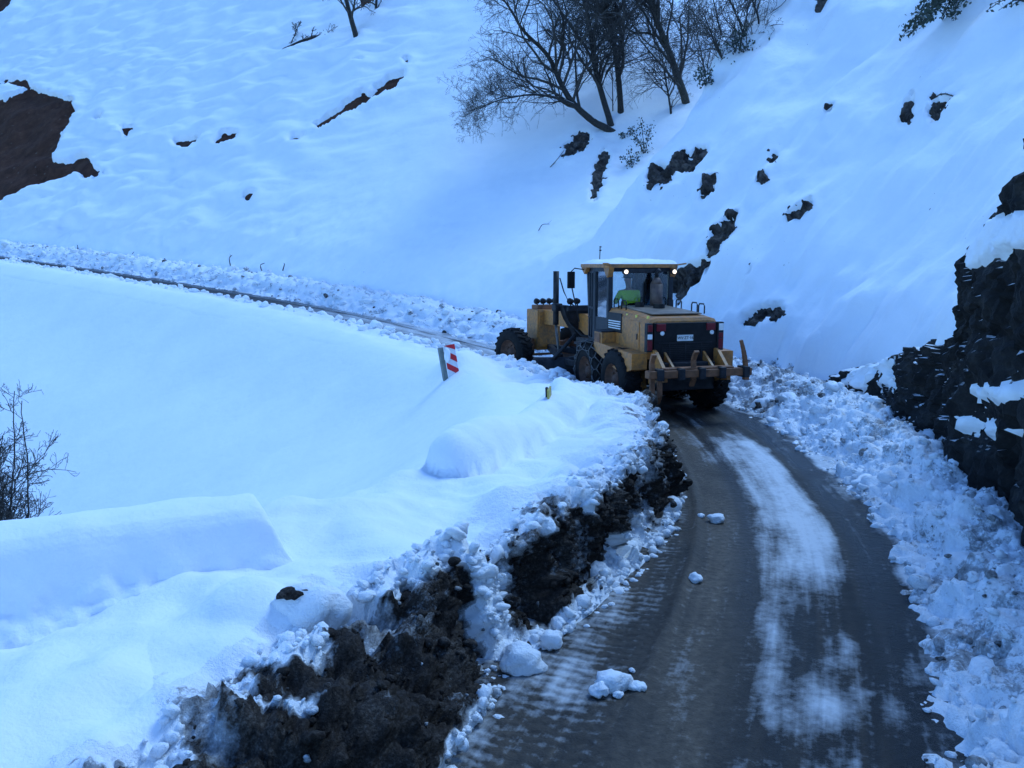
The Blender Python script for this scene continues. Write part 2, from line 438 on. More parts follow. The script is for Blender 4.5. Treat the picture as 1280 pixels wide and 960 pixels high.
def hill_surface(sv, dv, far):
    s, d = np.meshgrid(sv, dv, indexing='ij')
    P = hill_point(s, d); nrm = grid_normals(P)
    h = hill_detail(P.reshape(-1, 3), s.ravel(), d.ravel(), far)
    V = P.reshape(-1, 3)
    for pk in PATCH:
        sd = patch_sd(V, pk)
        m = sd < 3
        if not m.any(): continue
        q = pk[4][3] / 30.0
        dep = 0.34 * q ** 0.5
        h[m] -= dep * smooth(-sd[m], -0.02 * q, 0.10 * q)
        lip = 0.10 * q ** 0.5 * np.exp(-((sd[m] - 0.10 * q) / (0.22 * q)) ** 2) * (sd[m] > 0)
        h[m] += lip
    V = V + h[:, None] * nrm.reshape(-1, 3)
    return V, len(sv), len(dv)
snow_m, crumb_m, rock_m, earth_m = MATS['snow'], MATS['ploughed_snow'], MATS['rock'], MATS['bare_earth']
dv = np.concatenate([np.arange(2.2, 6, 0.08), np.arange(6, 14, 0.10), np.arange(14, 34, 0.22)])
sv = np.concatenate([np.arange(6, 20, 0.3), np.arange(20, S_R + 3.0, 0.07)])
V, ni, nj = hill_surface(sv, dv, False)
tag(mesh_np('hillside', V, grid_faces(ni, nj), snow_m, attrs={'dirt': 0.75 * smooth(fbm(V, 3.0, 3, 231), 0.15, 0.55)}), kind='structure')
sv = np.concatenate([np.arange(S_R + 2.0, S_R + 22, 0.085), np.arange(S_R + 22, S_END - 1, 0.17)])
dv = np.concatenate([np.arange(2.6, 22, 0.14), np.arange(22, 75, 0.3)])
V, ni, nj = hill_surface(sv, dv, True)
V = V.reshape(ni, nj, 3)
V = V.reshape(-1, 3)
tag(mesh_np('mountainside', V, grid_faces(ni, nj), snow_m, attrs={'dirt': 0.7 * smooth(fbm(V, 6.0, 3, 232), 0.1, 0.5)}), kind='structure')

# patches themselves: ground or rock that stands in the gaps of the snow
for pk in PATCH:
    kind, label, poly, minus, r = pk
    pts = [cast_hill(px, py) for px, py in poly]
    pts = [q for q in pts if q is not None and abs(q[3] - r[3]) < max(7.0, 0.35 * r[3])]
    s_ = np.array([q[1] for q in pts]); d_ = np.array([q[2] for q in pts])
    q = r[3] / 30.0
    n = 46 if len(poly) > 6 else 26
    sg = np.linspace(s_.min() - 0.3 * q, s_.max() + 0.3 * q, int(n * 1.4)); dg = np.linspace(d_.min() - 0.35 * q, d_.max() + 0.35 * q, n)
    s, d = np.meshgrid(sg, dg, indexing='ij')
    P = hill_point(s, d); nm = grid_normals(P)
    Pf = P.reshape(-1, 3)
    far = r[1] > S_R
    h = hill_detail(Pf, s.ravel(), d.ravel(), far)
    sd = patch_sd(Pf, pk)
    if kind == 'earth':
        h = h - 0.15 * q ** 0.5 + 0.06 * fbm(Pf, 1.5, 4, 61)
    else:
        f1, f2, cid = worley(Pf * np.array([1, 1, 1.6]), 0.55 * q, 62)
        h = h - 0.03 * q ** 0.5 + 0.20 * q ** 0.5 * np.minimum(f2 - f1, 0.5) + 0.26 * (cid - 0.5) + 0.20 * fbm(Pf, 0.5, 5, 63, 0.6)
    h = h - 0.25 * smooth(sd, 0.02 * q, 0.25 * q)
    V = Pf + h[:, None] * nm.reshape(-1, 3)
    keep = (sd < 0.16 * q).reshape(len(sg), len(dg))
    F = grid_faces(len(sg), len(dg), keep)
    if len(F) < 4: continue
    V, F = compact(V, F)
    o = mesh_np('bare_earth_patch' if kind == 'earth' else 'rock_outcrop', V, F, earth_m if kind == 'earth' else MATS['bare_rock'], smooth_=(kind == 'earth'))
    tag(o, label, 'bare ground' if kind == 'earth' else 'rock', 'bare patches on the far hillside' if kind == 'earth' else 'rock outcrops in the snow slope')

# ---------------------------------------------------------------- the cliff on the right
CLIFF_SNOW = [
    ([(1213, 318), (1224, 298), (1238, 284), (1262, 268), (1300, 268), (1300, 308), (1270, 314), (1250, 322), (1238, 320), (1226, 336), (1214, 338)], 'largest snow patch lodged high on the dark cliff'),
    ([(1232, 480), (1255, 482), (1285, 476), (1285, 492), (1262, 496), (1246, 504), (1234, 498)], 'flat snow patch on a low ledge of the cliff'),
    ([(1194, 526), (1212, 514), (1224, 528), (1214, 545), (1198, 548)], 'snow patch where the windrow meets the cliff'),
    ([(1252, 532), (1266, 532), (1266, 542), (1252, 542)], 'tiny snow patch under the flat ledge patch'),
    ([(1098, 448), (1110, 442), (1122, 468), (1118, 488), (1104, 476)], 'narrow snow tongue hanging on the low end of the cliff'),
    ([(1060, 478), (1078, 455), (1096, 428), (1106, 430), (1096, 460), (1080, 492)], 'slanting snow ramp across the low end of the cliff')]
def build_cliff():
    sv = np.arange(float(s_y(3.0)), float(s_y(18.0)), 0.05)
    wv = np.linspace(0, 1, 96)
    s, w = np.meshgrid(sv, wv, indexing='ij')
    y = cl(s)[1]
    hc = np.interp(y, [-10, 10.2, 11.0, 12.0, 12.5, 13.2, 15.5, 17.5, 19.5], [4.6, 4.6, 4.1, 3.2, 2.3, 1.5, 0.95, 0.15, 0.0])
    top = 0.5 + hc + 0.15
    z = -0.1 + w * (top + 0.1)
    d = d_foot(s) - 0.12 + 0.28 * (w ** 1.5) * np.clip(hc, 0, 3) / 2
    x, yy = sd2xy(s, d)
    P = np.stack([x, yy, z], -1).reshape(-1, 3)
    nx, ny = nr(s.ravel())
    nm = np.stack([-nx, -ny, 0.15 * np.ones_like(nx)], -1)
    Pw = P + 0.25 * np.stack([fbm(P, 0.9, 3, 171), fbm(P, 0.9, 3, 172), fbm(P, 0.9, 3, 173)], -1)
    f1, f2, c1 = worley(Pw * np.array([1, 1, 0.8]), 1.15, 71)
    g1, g2, c2 = worley(Pw * np.array([1, 1, 0.9]), 0.42, 74)
    h = 0.40 * (c1 - 0.55) + 0.30 * np.minimum(f2 - f1, 0.5) + 0.14 * (c2 - 0.5) + 0.10 * np.minimum(g2 - g1, 0.4) + 0.16 * fbm(P, 0.7, 6, 77, 0.62) + 0.16 * (0.3 - np.abs(fbm(P * np.array([1, 1, 0.8]), 0.5, 4, 79, 0.6)))
    ww = w.ravel()
    h = h - 0.35 * smooth(ww, 0.86, 1.0)
    V = P + h[:, None] * nm
    F = grid_faces(len(sv), len(wv))
    o = mesh_np('cliff', V, F, rock_m, smooth_=False)
    tag(o, kind='structure')
    # snow plastered on its ledges
    hs = h.reshape(s.shape)
    for _ in range(4):
        q = np.pad(hs, 3, mode='edge'); hs = sum(q[a:a + hs.shape[0], b:b + hs.shape[1]] for a in range(7) for b in range(7)) / 49
    ng = fbm(P, 0.35, 4, 181, 0.6)
    pr = project(V)[:, :2]
    for poly, lb in CLIFF_SNOW:
        sd = poly_sd(pr, np.array(poly, float)) + 11 * ng
        keep = (sd < 8).reshape(s.shape)
        Vs = P + (np.maximum(hs.ravel() + 0.02, h) * 0.7 + (hs.ravel() + 0.02) * 0.3 + 0.075 - 0.16 * smooth(sd, -4, 6))[:, None] * nm
        F2 = grid_faces(len(sv), len(wv), keep)
        if len(F2) < 4: continue
        V2, F2 = compact(Vs, F2)
        tag(mesh_np('snow_patch', V2, F2, snow_m), lb, 'snow patch', 'snow lodged on the cliff')
build_cliff()

def cast_cliff(px, py):
    r = ray(px, py); D = np.arange(6, 30, 0.03); x, y = r[0] * D, r[1] * D
    s, d = xy2sd(x, y); i = int(np.argmax(d > d_foot(s) + 0.05)); return r * D[i] + np.array([0, 0, CAM_H]), D[i], s[i]
# ---------------------------------------------------------------- road surface
def build_road():
    sv = np.concatenate([np.arange(6, s_y(3), 0.3), np.arange(s_y(3), s_y(18), 0.04), np.arange(s_y(18), s_y(30), 0.12), np.arange(s_y(30), S_END - 1, 0.4)])
    tv = np.arange(-2.2, 2.21, 0.04)
    s, t = np.meshgrid(sv, tv, indexing='ij')
    x, y = sd2xy(s, t); z = cl(s)[2] + 0 * t
    S, T = s.ravel(), t.ravel(); Y = cl(S)[1]
    Q = np.stack([T, S, 0 * T], -1)
    h = 0.012 * fbm(Q, 0.9, 4, 81)
    h += 0.035 * np.exp(-((T + 0.55 + 0.03 * perlin(Q, 0.5, 86)) / 0.05) ** 2) * smooth(Y, 4, 6) * smooth(Y, 17, 12)      # thin ridge left by a tyre
    h -= 0.02 * np.exp(-((T + 1.0) / 0.3) ** 2)
    # packed snow left in the middle of the right half, worn off nearer the camera
    n = fbm(np.stack([T / 0.5, S / 1.2, 0 * T], -1), 1.0, 5, 82)
    Qw = np.stack([T / 0.42 + 0.4 * n, S / 0.8, 0 * T], -1)
    n2 = fbm(Qw, 1.0, 6, 83, 0.62)
    core = np.exp(-((T - 0.52) / 0.48) ** 4) * smooth(Y, 7.2, 8.6) * smooth(Y, 16.5, 12.5)
    core += 0.75 * np.exp(-((T - 0.75) / 0.22) ** 2) * smooth(Y, 16, 13.5) * smooth(Y, 8, 9.5)
    core += 0.55 * np.exp(-((T - 0.05) / 0.25) ** 2) * smooth(Y, 20, 15) * smooth(Y, 12.2, 13.2)
    film = 0.62 * core + 0.30 * n * np.clip(core * 3, 0, 1) + 0.30 * n2 * np.clip(core * 2, 0, 1)
    low = smooth(Y, 8.2, 6.8)
    film += low * np.clip(0.30 + 0.6 * n + 0.5 * n2, 0, 1) * 0.62 * smooth(T, -0.1, 0.35) * smooth(T, 1.3, 1.0)
    film += 0.4 * low * np.clip(0.1 + 0.9 * n + 0.3 * n2, 0, 1) * smooth(T, -0.5, -0.3)
    film += (0.14 + 0.42 * np.clip(n2 + 0.6 * n, -0.3, 1)) * smooth(T, -0.6, -0.9)                 # frost in the chain tracks on the left
    film += 0.30 * np.clip(n2 + 0.05, 0, 1) * smooth(T, 0.9, 1.2)
    film += 0.9 * smooth(np.abs(T) + 0.25 * n + 0.1 * n2, 1.5, 1.75)
    lg = fbm(np.stack([T / 0.10, S / 2.6, 0 * T], -1), 1.0, 4, 84)
    film = film * (1 + 0.4 * lg) - 0.55 * np.exp(-((T - 0.02 - 0.03 * np.sin(S * 0.7)) / 0.10) ** 2) - 0.35 * np.exp(-((T - 1.05) / 0.09) ** 2)
    film += 0.8 * smooth(Y, 23.5, 26) * smooth(Y, 37, 31) * (0.8 + 0.6 * n)
    film = np.clip(film, 0, 1)
    mud = np.clip(0.5 * np.clip(fbm(np.stack([T / 0.10, S / 2.6, 0 * T], -1), 1.0, 4, 85), 0, 1) + np.exp(-((T + 0.25) / 0.42) ** 2) * (0.75 + 0.5 * n) + 0.35 * smooth(T, -0.6, -1.1), 0, 1)
    wet = np.clip(smooth(T, 0.95, 1.25) + 0.8 * np.exp(-((T - 0.05) / 0.16) ** 2) * smooth(Y, 6, 8) + low * 0.6 * np.exp(-((T - 0.45) / 0.35) ** 2) + 0.3 * n, 0, 1)
    h += 0.02 * film
    track = np.clip(smooth(T, -0.62, -0.75), 0, 1) + 0.12 * smooth(T, 0.9, 1.0)
    V = np.stack([x.ravel(), y.ravel(), z.ravel() + h], -1)
    m, nt, b = nodes_mat('road')
    uv = N(nt, 'ShaderNodeUVMap').outputs[0]
    p = pos(nt)
    sxy = N(nt, 'ShaderNodeSeparateXYZ'); nt.links.new(uv, sxy.inputs[0]); UVY = sxy.outputs[1]
    nn = noise(nt, 14.0, 6, 0.7, p)
    base = ramp(nt, noise(nt, 5.0, 5, 0.65, p), [(0.3, (0.009, 0.009, 0.010)), (0.7, (0.028, 0.027, 0.027))])
    base = mixc(nt, attr(nt, 'mud'), base, ramp(nt, nn, [(0.3, (0.055, 0.042, 0.031)), (0.7, (0.16, 0.123, 0.09))]))
    base = mixc(nt, math_n(nt, 'MULTIPLY', attr(nt, 'wet'), 0.75), base, (0.006, 0.006, 0.008))
    cmb = N(nt, 'ShaderNodeCombineXYZ'); nt.links.new(math_n(nt, 'MULTIPLY', sxy.outputs[0], 9.0), cmb.inputs[0]); nt.links.new(math_n(nt, 'MULTIPLY', sxy.outputs[1], 0.55), cmb.inputs[1])
    lng = noise(nt, 1.0, 6, 0.65, cmb.outputs[0])
    fm = math_n(nt, 'ADD', attr(nt, 'film'), math_n(nt, 'ADD', math_n(nt, 'MULTIPLY', math_n(nt, 'SUBTRACT', nn, 0.5), 0.8), math_n(nt, 'MULTIPLY', math_n(nt, 'SUBTRACT', lng, 0.5), 0.9)))
    fm = math_n(nt, 'ADD', fm, math_n(nt, 'MULTIPLY', math_n(nt, 'SINE', math_n(nt, 'ADD', math_n(nt, 'MULTIPLY', UVY, 52.0), math_n(nt, 'MULTIPLY', noise(nt, 6.0, 3, 0.5, p), 9.0))), math_n(nt, 'MULTIPLY', attr(nt, 'track'), math_n(nt, 'MULTIPLY', noise(nt, 2.5, 3, 0.6, p), 0.22))))
    ff = ramp(nt, fm, [(0.10, 0.0), (0.40, 0.26), (0.65, 0.52), (1.0, 0.80)])
    col = mixc(nt, ff, base, (0.74, 0.76, 0.79))
    nt.links.new(col, b.inputs['Base Color'])
    rr = ramp(nt, attr(nt, 'wet'), [(0.0, 0.58), (1.0, 0.24)])
    nt.links.new(rr, b.inputs['Roughness'])
    b.inputs['Specular IOR Level'].default_value = 0.16
    sx = N(nt, 'ShaderNodeSeparateXYZ'); nt.links.new(uv, sx.inputs[0])
    wob = math_n(nt, 'ADD', math_n(nt, 'MULTIPLY', sx.outputs[1], 52.0), math_n(nt, 'MULTIPLY', noise(nt, 6.0, 3, 0.5, p), 9.0))
    wave = math_n(nt, 'MULTIPLY', math_n(nt, 'SINE', wob), attr(nt, 'track'))
    hh = math_n(nt, 'ADD', math_n(nt, 'MULTIPLY', wave, 0.16), math_n(nt, 'ADD', math_n(nt, 'MULTIPLY', nn, 0.7), math_n(nt, 'MULTIPLY', noise(nt, 60, 3, 0.6, p), 0.25)))
    bump(nt, b, hh, 0.7, 0.045)
    o = mesh_np('road', V, grid_faces(len(sv), len(tv)), m, attrs={'film': film, 'mud': mud, 'wet': wet, 'track': track}, uv=np.stack([T, S], -1))
    tag(o, kind='structure')
build_road()

# ---------------------------------------------------------------- left: shoulder, ploughed bank, hollow
def bank_h(y):   return np.interp(y, [-5, 3.5, 5, 7, 9, 12, 14.5, 15.8, 16.8, 18, 22, 25, 28, 34, 60], [0.5, 0.54, 0.68, 0.84, 0.88, 0.84, 0.74, 0.70, 0.64, 0.58, 0.56, 0.54, 0.50, 0.36, 0.30])
def bank_run(y): return np.interp(y, [-5, 3.5, 5.2, 6.5, 8, 10, 13, 16, 60], [1.35, 1.35, 1.05, 0.68, 0.52, 0.50, 0.46, 0.46, 0.46])      # how far the face leans back
def bank_off(y): return np.interp(y, [-5, 5.5, 6.5, 7.5, 8.5, 10, 11.5, 14.5, 15.7, 16.5, 17.5, 60], [0, 0.0, -0.17, -0.34, -0.5, -0.72, -0.8, -0.75, -0.55, -0.05, 0.1, 0.0])
def shoulder_top(y): return np.interp(y, [-5, 4, 7, 12, 15, 17, 21, 26, 30, 60], [0.50, 0.52, 0.62, 0.66, 0.66, 0.64, 0.58, 0.5, 0.4, 0.26])
def e_out(y): return np.interp(y, [-5, 4.3, 5.5, 7, 8.5, 12, 18, 24, 30, 60], [3.2, 3.2, 2.9, 2.5, 2.1, 2.0, 2.2, 2.4, 1.4, 1.2])
def seg_dist(x, y, poly):
    best = np.full(np.shape(x), 1e9); par = np.zeros(np.shape(x)); acc = 0.0
    for (a, b) in zip(poly[:-1], poly[1:]):
        ex, ey = b[0] - a[0], b[1] - a[1]; L = math.hypot(ex, ey)
        t = np.clip(((x - a[0]) * ex + (y - a[1]) * ey) / (L * L), 0, 1)
        dd = np.hypot(x - a[0] - t * ex, y - a[1] - t * ey)
        par = np.where(dd < best, acc + t * L, par); best = np.minimum(best, dd); acc += L
    return best, par
def shoulder_extra(x, y):
    """drift over the rail, buried rail, lumps (metres above the shoulder)"""
    h = np.zeros(np.shape(x))
    # thick drift with a steep broken face, ending abruptly
    a, b = np.array([-1.95, 6.55]), np.array([-7.2, 3.98])
    u = (b - a) / np.linalg.norm(b - a); nrm = np.array([-u[1], u[0]])           # towards the camera side
    if nrm[1] > 0: nrm = -nrm
    t = (x - a[0]) * u[0] + (y - a[1]) * u[1]; w = (x - a[0]) * nrm[0] + (y - a[1]) * nrm[1]
    wob = 0.10 * perlin(np.stack([np.ravel(x), np.ravel(y), 0 * np.ravel(x)], -1), 0.7, 33).reshape(np.shape(x))
    h = h - 0.10 * smooth(w, -0.3, 0.1) * smooth(w, 2.0, 0.9) * smooth(t, -0.3, 0.2)
    # buried guard rail: rounded tube of snow
    rail = [(-0.62, 9.55), (-0.05, 10.7), (0.62, 12.6), (1.0, 14.2), (1.12, 15.6)]
    d, p = seg_dist(x, y, rail)
    h = h + 0.58 * np.sqrt(np.clip(1 - (d / 0.38) ** 2, 0, 1)) * (0.85 + 0.15 * np.sin(p * 2.1))
    Q = np.stack([np.ravel(x), np.ravel(y), 0 * np.ravel(x)], -1)
    h = h + ((0.15 * fbm(Q, 0.9, 3, 92) + 0.10 * (0.5 - worley(Q, 0.8, 94)[0])) * smooth(Q[:, 1], 12, 8) * smooth(Q[:, 0], -8, -6) * smooth(Q[:, 1], 2, 3)).reshape(np.shape(x))
    d, p = seg_dist(x, y, [(-0.75, 21.4), (-1.3, 20.4)])
    h = h + 0.35 * np.exp(-(d / 0.5) ** 2)                                       # hump by the marker board
    h = h - 0.32 * np.exp(-(((x - 0.15) / 0.55) ** 2 + ((y - 18.9) / 1.3) ** 2))   # scooped hollow
    return h
def left_base(x, y, s, e, yc):
    """height of the smooth snow left of the bank (e >= 0 measured from the road edge)"""
    zr = cl(s)[2]
    eo = e_out(yc)
    z = zr + shoulder_top(yc) + 0.08 * smooth(e, 1.0, 2.0) - 0.72 * np.maximum(e - eo, 0) ** 2 / (np.maximum(e - eo, 0) + 0.8)
    dd, _ = seg_dist(x, y, [(-1.6, 6.6), (-7.2, 5.05), (-8, 2.5), (-3.5, 2.0)])      # wider platform under the drift
    q = np.maximum(dd - 1.2, 0)
    zp = 0.60 - 0.9 * q * q / (q + 0.5)
    return np.maximum(z, zp) + 0.12 * np.exp(-((z - zp) / 0.35) ** 2) * (zp > -1.5)

def build_hollow():
    gx, gy = np.arange(-62, 4.0, 0.16), np.arange(-4, 66, 0.16)
    x, y = np.meshgrid(gx, gy, indexing='ij')
    X, Yv = x.ravel(), y.ravel()
    s, d = xy2sd(X, Yv); e = -d - HW
    zs = []
    for lo, hi in ((0, S_R - 4), (S_R - 8, S_R + 8), (S_R + 4, S_END)):
        k = (SS >= lo) & (SS <= hi); sb = np.empty(len(X)); eb = np.empty(len(X))
        for a in range(0, len(X), 20000):
            D2 = (X[a:a + 20000, None] - CX[k]) ** 2 + (Yv[a:a + 20000, None] - CY[k]) ** 2
            i = np.argmin(D2, 1); sb[a:a + 20000] = SS[k][i]; eb[a:a + 20000] = np.sqrt(D2[np.arange(len(i)), i]) - HW
        zs.append(left_base(X, Yv, sb, eb, cl(sb)[1]))
    z = np.maximum(np.maximum(zs[0], zs[1]), zs[2])
    Z = z.reshape(x.shape); E_ = e.reshape(x.shape)
    B = Z.copy()
    for _ in range(3):
        for ax in (0, 1):
            k = 24; pad = [(0, 0), (0, 0)]; pad[ax] = (k + 1, k)
            c = np.cumsum(np.pad(B, pad, mode='edge'), axis=ax)
            B = (np.take(c, np.arange(2 * k + 1, c.shape[ax]), axis=ax) - np.take(c, np.arange(0, c.shape[ax] - 2 * k - 1), axis=ax)) / (2 * k + 1)
    m = smooth(E_, 2.2, 6.0)
    Z = Z * (1 - m) + B * m
    Zu = Z
    fx = np.concatenate([np.arange(-62, -8, 0.25), np.arange(-8, 2.6, 0.055), np.arange(2.6, 4, 0.2)])
    fy = np.concatenate([np.arange(-4, 2.5, 0.25), np.arange(2.5, 12, 0.055), np.arange(12, 24, 0.09), np.arange(24, 65.7, 0.22)])
    ix, iy = (fx - gx[0]) / 0.16, (fy - gy[0]) / 0.16
    i0, j0 = np.clip(ix.astype(int), 0, len(gx) - 2), np.clip(iy.astype(int), 0, len(gy) - 2)
    u, v = (ix - i0)[:, None], (iy - j0)[None]
    A = lambda a, b: Zu[np.ix_(i0 + a, j0 + b)]
    Z = A(0, 0) * (1 - u) * (1 - v) + A(1, 0) * u * (1 - v) + A(0, 1) * (1 - u) * v + A(1, 1) * u * v
    gx, gy = fx, fy
    x, y = np.meshgrid(gx, gy, indexing='ij'); X, Yv = x.ravel(), y.ravel()
    s, d = xy2sd(X, Yv); e = -d - HW
    P = np.stack([X, Yv, Z.ravel()], -1)
    zz = Z.ravel() + 0.12 * fbm(P * np.array([1, 1, 0]), 5.0, 3, 91) * smooth(e, 1.5, 4) + shoulder_extra(X, Yv)
    zz += 0.015 * fbm(P * np.array([1, 1, 0]), 0.8, 3, 93)
    zz -= 0.10 * smooth(e, 2.1, 1.6) + 0.8 * smooth(e, 1.5, 1.1)                     # dives under the bank mesh
    P[:, 2] = zz
    keep = ((d < 0) & (e > 1.0)).reshape(x.shape)
    F = grid_faces(len(gx), len(gy), keep)
    V, F = compact(P, F)
    tag(mesh_np('ravine', V, F, snow_m), kind='structure')
build_hollow()

GAP_PX = [   # clean snow that slid down over the muddy cut face (outlines laid on the face)
    ([(588, 690), (618, 690), (640, 790), (650, 850), (605, 860), (592, 790)], 0.8),
    ([(750, 690), (800, 650), (835, 690), (800, 730), (740, 760)], 0.75),
    ([(470, 690), (600, 640), (600, 690), (480, 735)], 0.6),
    ([(690, 590), (770, 520), (800, 545), (770, 600), (720, 640)], 0.7),
]
def build_bank():
    sv = np.concatenate([np.arange(s_y(1.5), s_y(17.5), 0.04), np.arange(s_y(17.5), s_y(30), 0.09), np.arange(s_y(30), s_y(64), 0.16)])
    wv = np.concatenate([np.linspace(-0.25, 0, 8, endpoint=False), np.linspace(0, 1, 56, endpoint=False), np.linspace(1, 2, 30, endpoint=False), np.linspace(2, 2.4, 8)])
    s, w = np.meshgrid(sv, wv, indexing='ij')
    yc = cl(s)[1]; hb = bank_h(yc); run = bank_run(yc); off = bank_off(yc)
    ragged = 0.16 * perlin(np.stack([s.ravel(), 0 * s.ravel(), 0 * s.ravel()], -1), 1.1, 95).reshape(s.shape) * smooth(yc, 60, 20)
    run = run + ragged
    # face: w 0..1 from the road edge to the crest; w 1..2 crest to smooth snow
    wf = np.clip(w, 0, 1)
    steep = smooth(yc, 4.6, 6.2)
    kn = [0, 0.18, 0.30, 0.84, 0.93, 1.0]
    e1 = np.interp(wf, kn, [0, 0.36, 0.46, 0.58, 0.72, 1.0]); z1 = np.interp(wf, kn, [0, 0.14, 0.30, 0.93, 1.0, 1.02])
    e = np.where(w < 0, w * 1.2, run * (steep * e1 + (1 - steep) * (0.25 * wf + 0.75 * wf ** 1.6)))
    zf = hb * (steep * z1 + (1 - steep) * (1 - (1 - wf) ** 1.7))
    wt = np.clip(w - 1, 0, 1.4)
    e = e + off * (1 - np.clip(wt, 0, 1)) + np.where(w > 1, wt * np.maximum(2.35 - run, 0.8), 0)
    d_true = e
    d = -(HW + e)
    x, y = sd2xy(s, d)
    sb = left_base(x.ravel(), y.ravel(), s.ravel(), e.ravel(), yc.ravel()).reshape(s.shape) + shoulder_extra(x, y)
    zr = cl(s)[2]
    z = np.where(w <= 1, zr + zf + 0.0, 0)
    tt = smooth(wt, 0.0, 0.8)
    z = np.where(w > 1, (zr + hb) * (1 - tt) + sb * tt - 0.25 * smooth(wt, 1.0, 1.35), z)
    z = np.where(w < 0, zr - 0.05 - 0.15 * w * 0 - 0.10 * smooth(-w, 0.12, 0.25), z)
    P = np.stack([x, y, z], -1)
    nm = grid_normals(P).reshape(-1, 3)
    Pf = P.reshape(-1, 3); W = w.ravel(); Yc = yc.ravel()
    face = smooth(W, -0.05, 0.15) * smooth(W, 1.25, 0.9)
    topf = smooth(W, 0.9, 1.1) * smooth(W, 2.0, 1.2)
    f1, f2, c1 = worley(Pf * np.array([1, 1, 0.6]), 0.52, 101); g1, g2, c2 = worley(Pf, 0.17, 104); k1, k2, c3 = worley(Pf, 0.07, 107)
    amp = smooth(Yc, 45, 14) * 0.75 + 0.25
    h = face * amp * (0.26 * (c1 - 0.5) + 0.16 * (0.5 - f1) + 0.05 * (c2 - 0.5) + 0.05 * (0.55 - g1) + 0.03 * (c3 - 0.5) + 0.12 * fbm(Pf * np.array([1, 1, 0.6]), 0.5, 5, 110, 0.6))
    F1, F2, C1 = worley(Pf, 0.85, 113)
    h += topf * amp * (0.26 * (0.55 - F1) + 0.10 * (0.55 - f1) * smooth(W, 1.5, 1.1) + 0.04 * (0.5 - g1) * smooth(W, 1.35, 1.0) + 0.12 * fbm(Pf, 0.9, 3, 111))
    h += smooth(-W, -0.02, 0.1) * 0.04 * (0.6 - g1)
    V = Pf + h[:, None] * nm
    # dirt
    pr = project(V)
    n = fbm(Pf, 0.5, 4, 112)
    near = smooth(Yc, 20, 16)
    n3 = fbm(Pf, 0.25, 3, 115)
    band = smooth(W + 0.10 * n3, 0.02, 0.14) * smooth(W + 0.42 * n + 0.12 * n3 + 0.25 * (c1 - 0.5), 1.08, 0.86) * smooth(Yc, 16.6, 15)
    dirt = band * (0.74 + 0.26 * n + 0.30 * (c1 - 0.5))
    dirt = np.maximum(dirt, 0.46 * near * smooth(W, 0.35, -0.1) + 0.2 * n * near)
    for poly, v in GAP_PX:
        poly = np.array(poly, float); m = (pr[:, 2] < 20) & (pr[:, 2] > 2)
        sd = np.full(len(V), 1e3); sd[m] = poly_sd(pr[m, :2], poly)
        dirt = dirt * (1 - v * smooth(-(sd + 22 * n), -6, 12))
    dirt = np.maximum(dirt, 0.25 * smooth(Yc, 14, 18) * face * smooth(Yc, 40, 28))
    dirt = np.clip(dirt, 0.0, 1.0) * smooth(W, 1.9, 1.3)
    h2 = dirt * face * (0.10 * fbm(Pf, 0.22, 4, 114, 0.7) + 0.05 * (c3 - 0.5) + 0.05 * (c2 - 0.5))
    V = V + h2[:, None] * nm
    Fq = grid_faces(len(sv), len(wv))
    o = mesh_np('snow_bank', V, Fq, crumb_m, attrs={'dirt': dirt})
    o.data.materials.append(snow_m)
    o.data.polygons.foreach_set('material_index', ((W + 0.35 * n)[Fq[:, 0]] > 1.22).astype(np.int32))
    tag(o, 'ploughed roadside bank of snow with dark muddy cut faces beside the ravine', 'snow bank')
    return V, dirt, W, Yc, nm
BANK = build_bank()
def build_drift():
    a, b = np.array([-1.93, 6.56]), np.array([-7.6, 3.85])
    u = (b - a) / np.linalg.norm(b - a); nn = np.array([-u[1], u[0]]); nn = -nn if nn[1] > 0 else nn
    tv = np.concatenate([np.linspace(-0.30, 0.30, 22), np.arange(0.33, 6.2, 0.035)])
    prof = np.array([(0.34, -0.16), (0.16, -0.02), (0.06, 0.06), (0.0, 0.18), (-0.05, 0.34), (-0.09, 0.45), (-0.16, 0.525), (-0.30, 0.555), (-0.60, 0.545), (-0.95, 0.44), (-1.25, 0.15), (-1.6, -0.3), (-2.2, -1.0), (-2.8, -1.8)])
    l = np.concatenate([[0], np.cumsum(np.hypot(*np.diff(prof, axis=0).T))])
    q = np.concatenate([np.linspace(0, l[7], 34), np.linspace(l[7], l[-1], 30)[1:]])
    pw, pz = np.interp(q, l, prof[:, 0]), np.interp(q, l, prof[:, 1])
    t, w = np.meshgrid(tv, pw, indexing='ij'); z = np.broadcast_to(pz, t.shape)
    # abrupt, slightly leaning end
    end = smooth(t, -0.26, 0.10)
    lean = 0.22 * (1 - np.clip(z, 0, 0.55) / 0.55)
    tt = t + 0.0 - lean * smooth(t, 0.4, 0.0)
    zz = 0.52 + np.where(z > -0.16, (z + 0.16) * 1.1 * end - 0.16, z) + 0.02 * np.sin(t * 1.7)
    x = a[0] + u[0] * tt + nn[0] * w; y = a[1] + u[1] * tt + nn[1] * w
    P = np.stack([x, y, zz], -1); nm = grid_normals(P).reshape(-1, 3); Pf = P.reshape(-1, 3)
    low = (smooth(z, 0.30, 0.05) * smooth(w, -0.3, 0.0)).ravel()
    h = low * (0.10 * (0.5 - worley(Pf, 0.22, 241)[0]) + 0.05 * fbm(Pf, 0.15, 3, 242)) + 0.03 * fbm(Pf, 0.5, 4, 243)
    o = mesh_np('snow_drift', Pf + h[:, None] * nm, grid_faces(len(tv), len(pw)), snow_m)
    tag(o, 'wall-like block of snow with abrupt end standing at the ravine edge', 'snow drift')
build_drift()

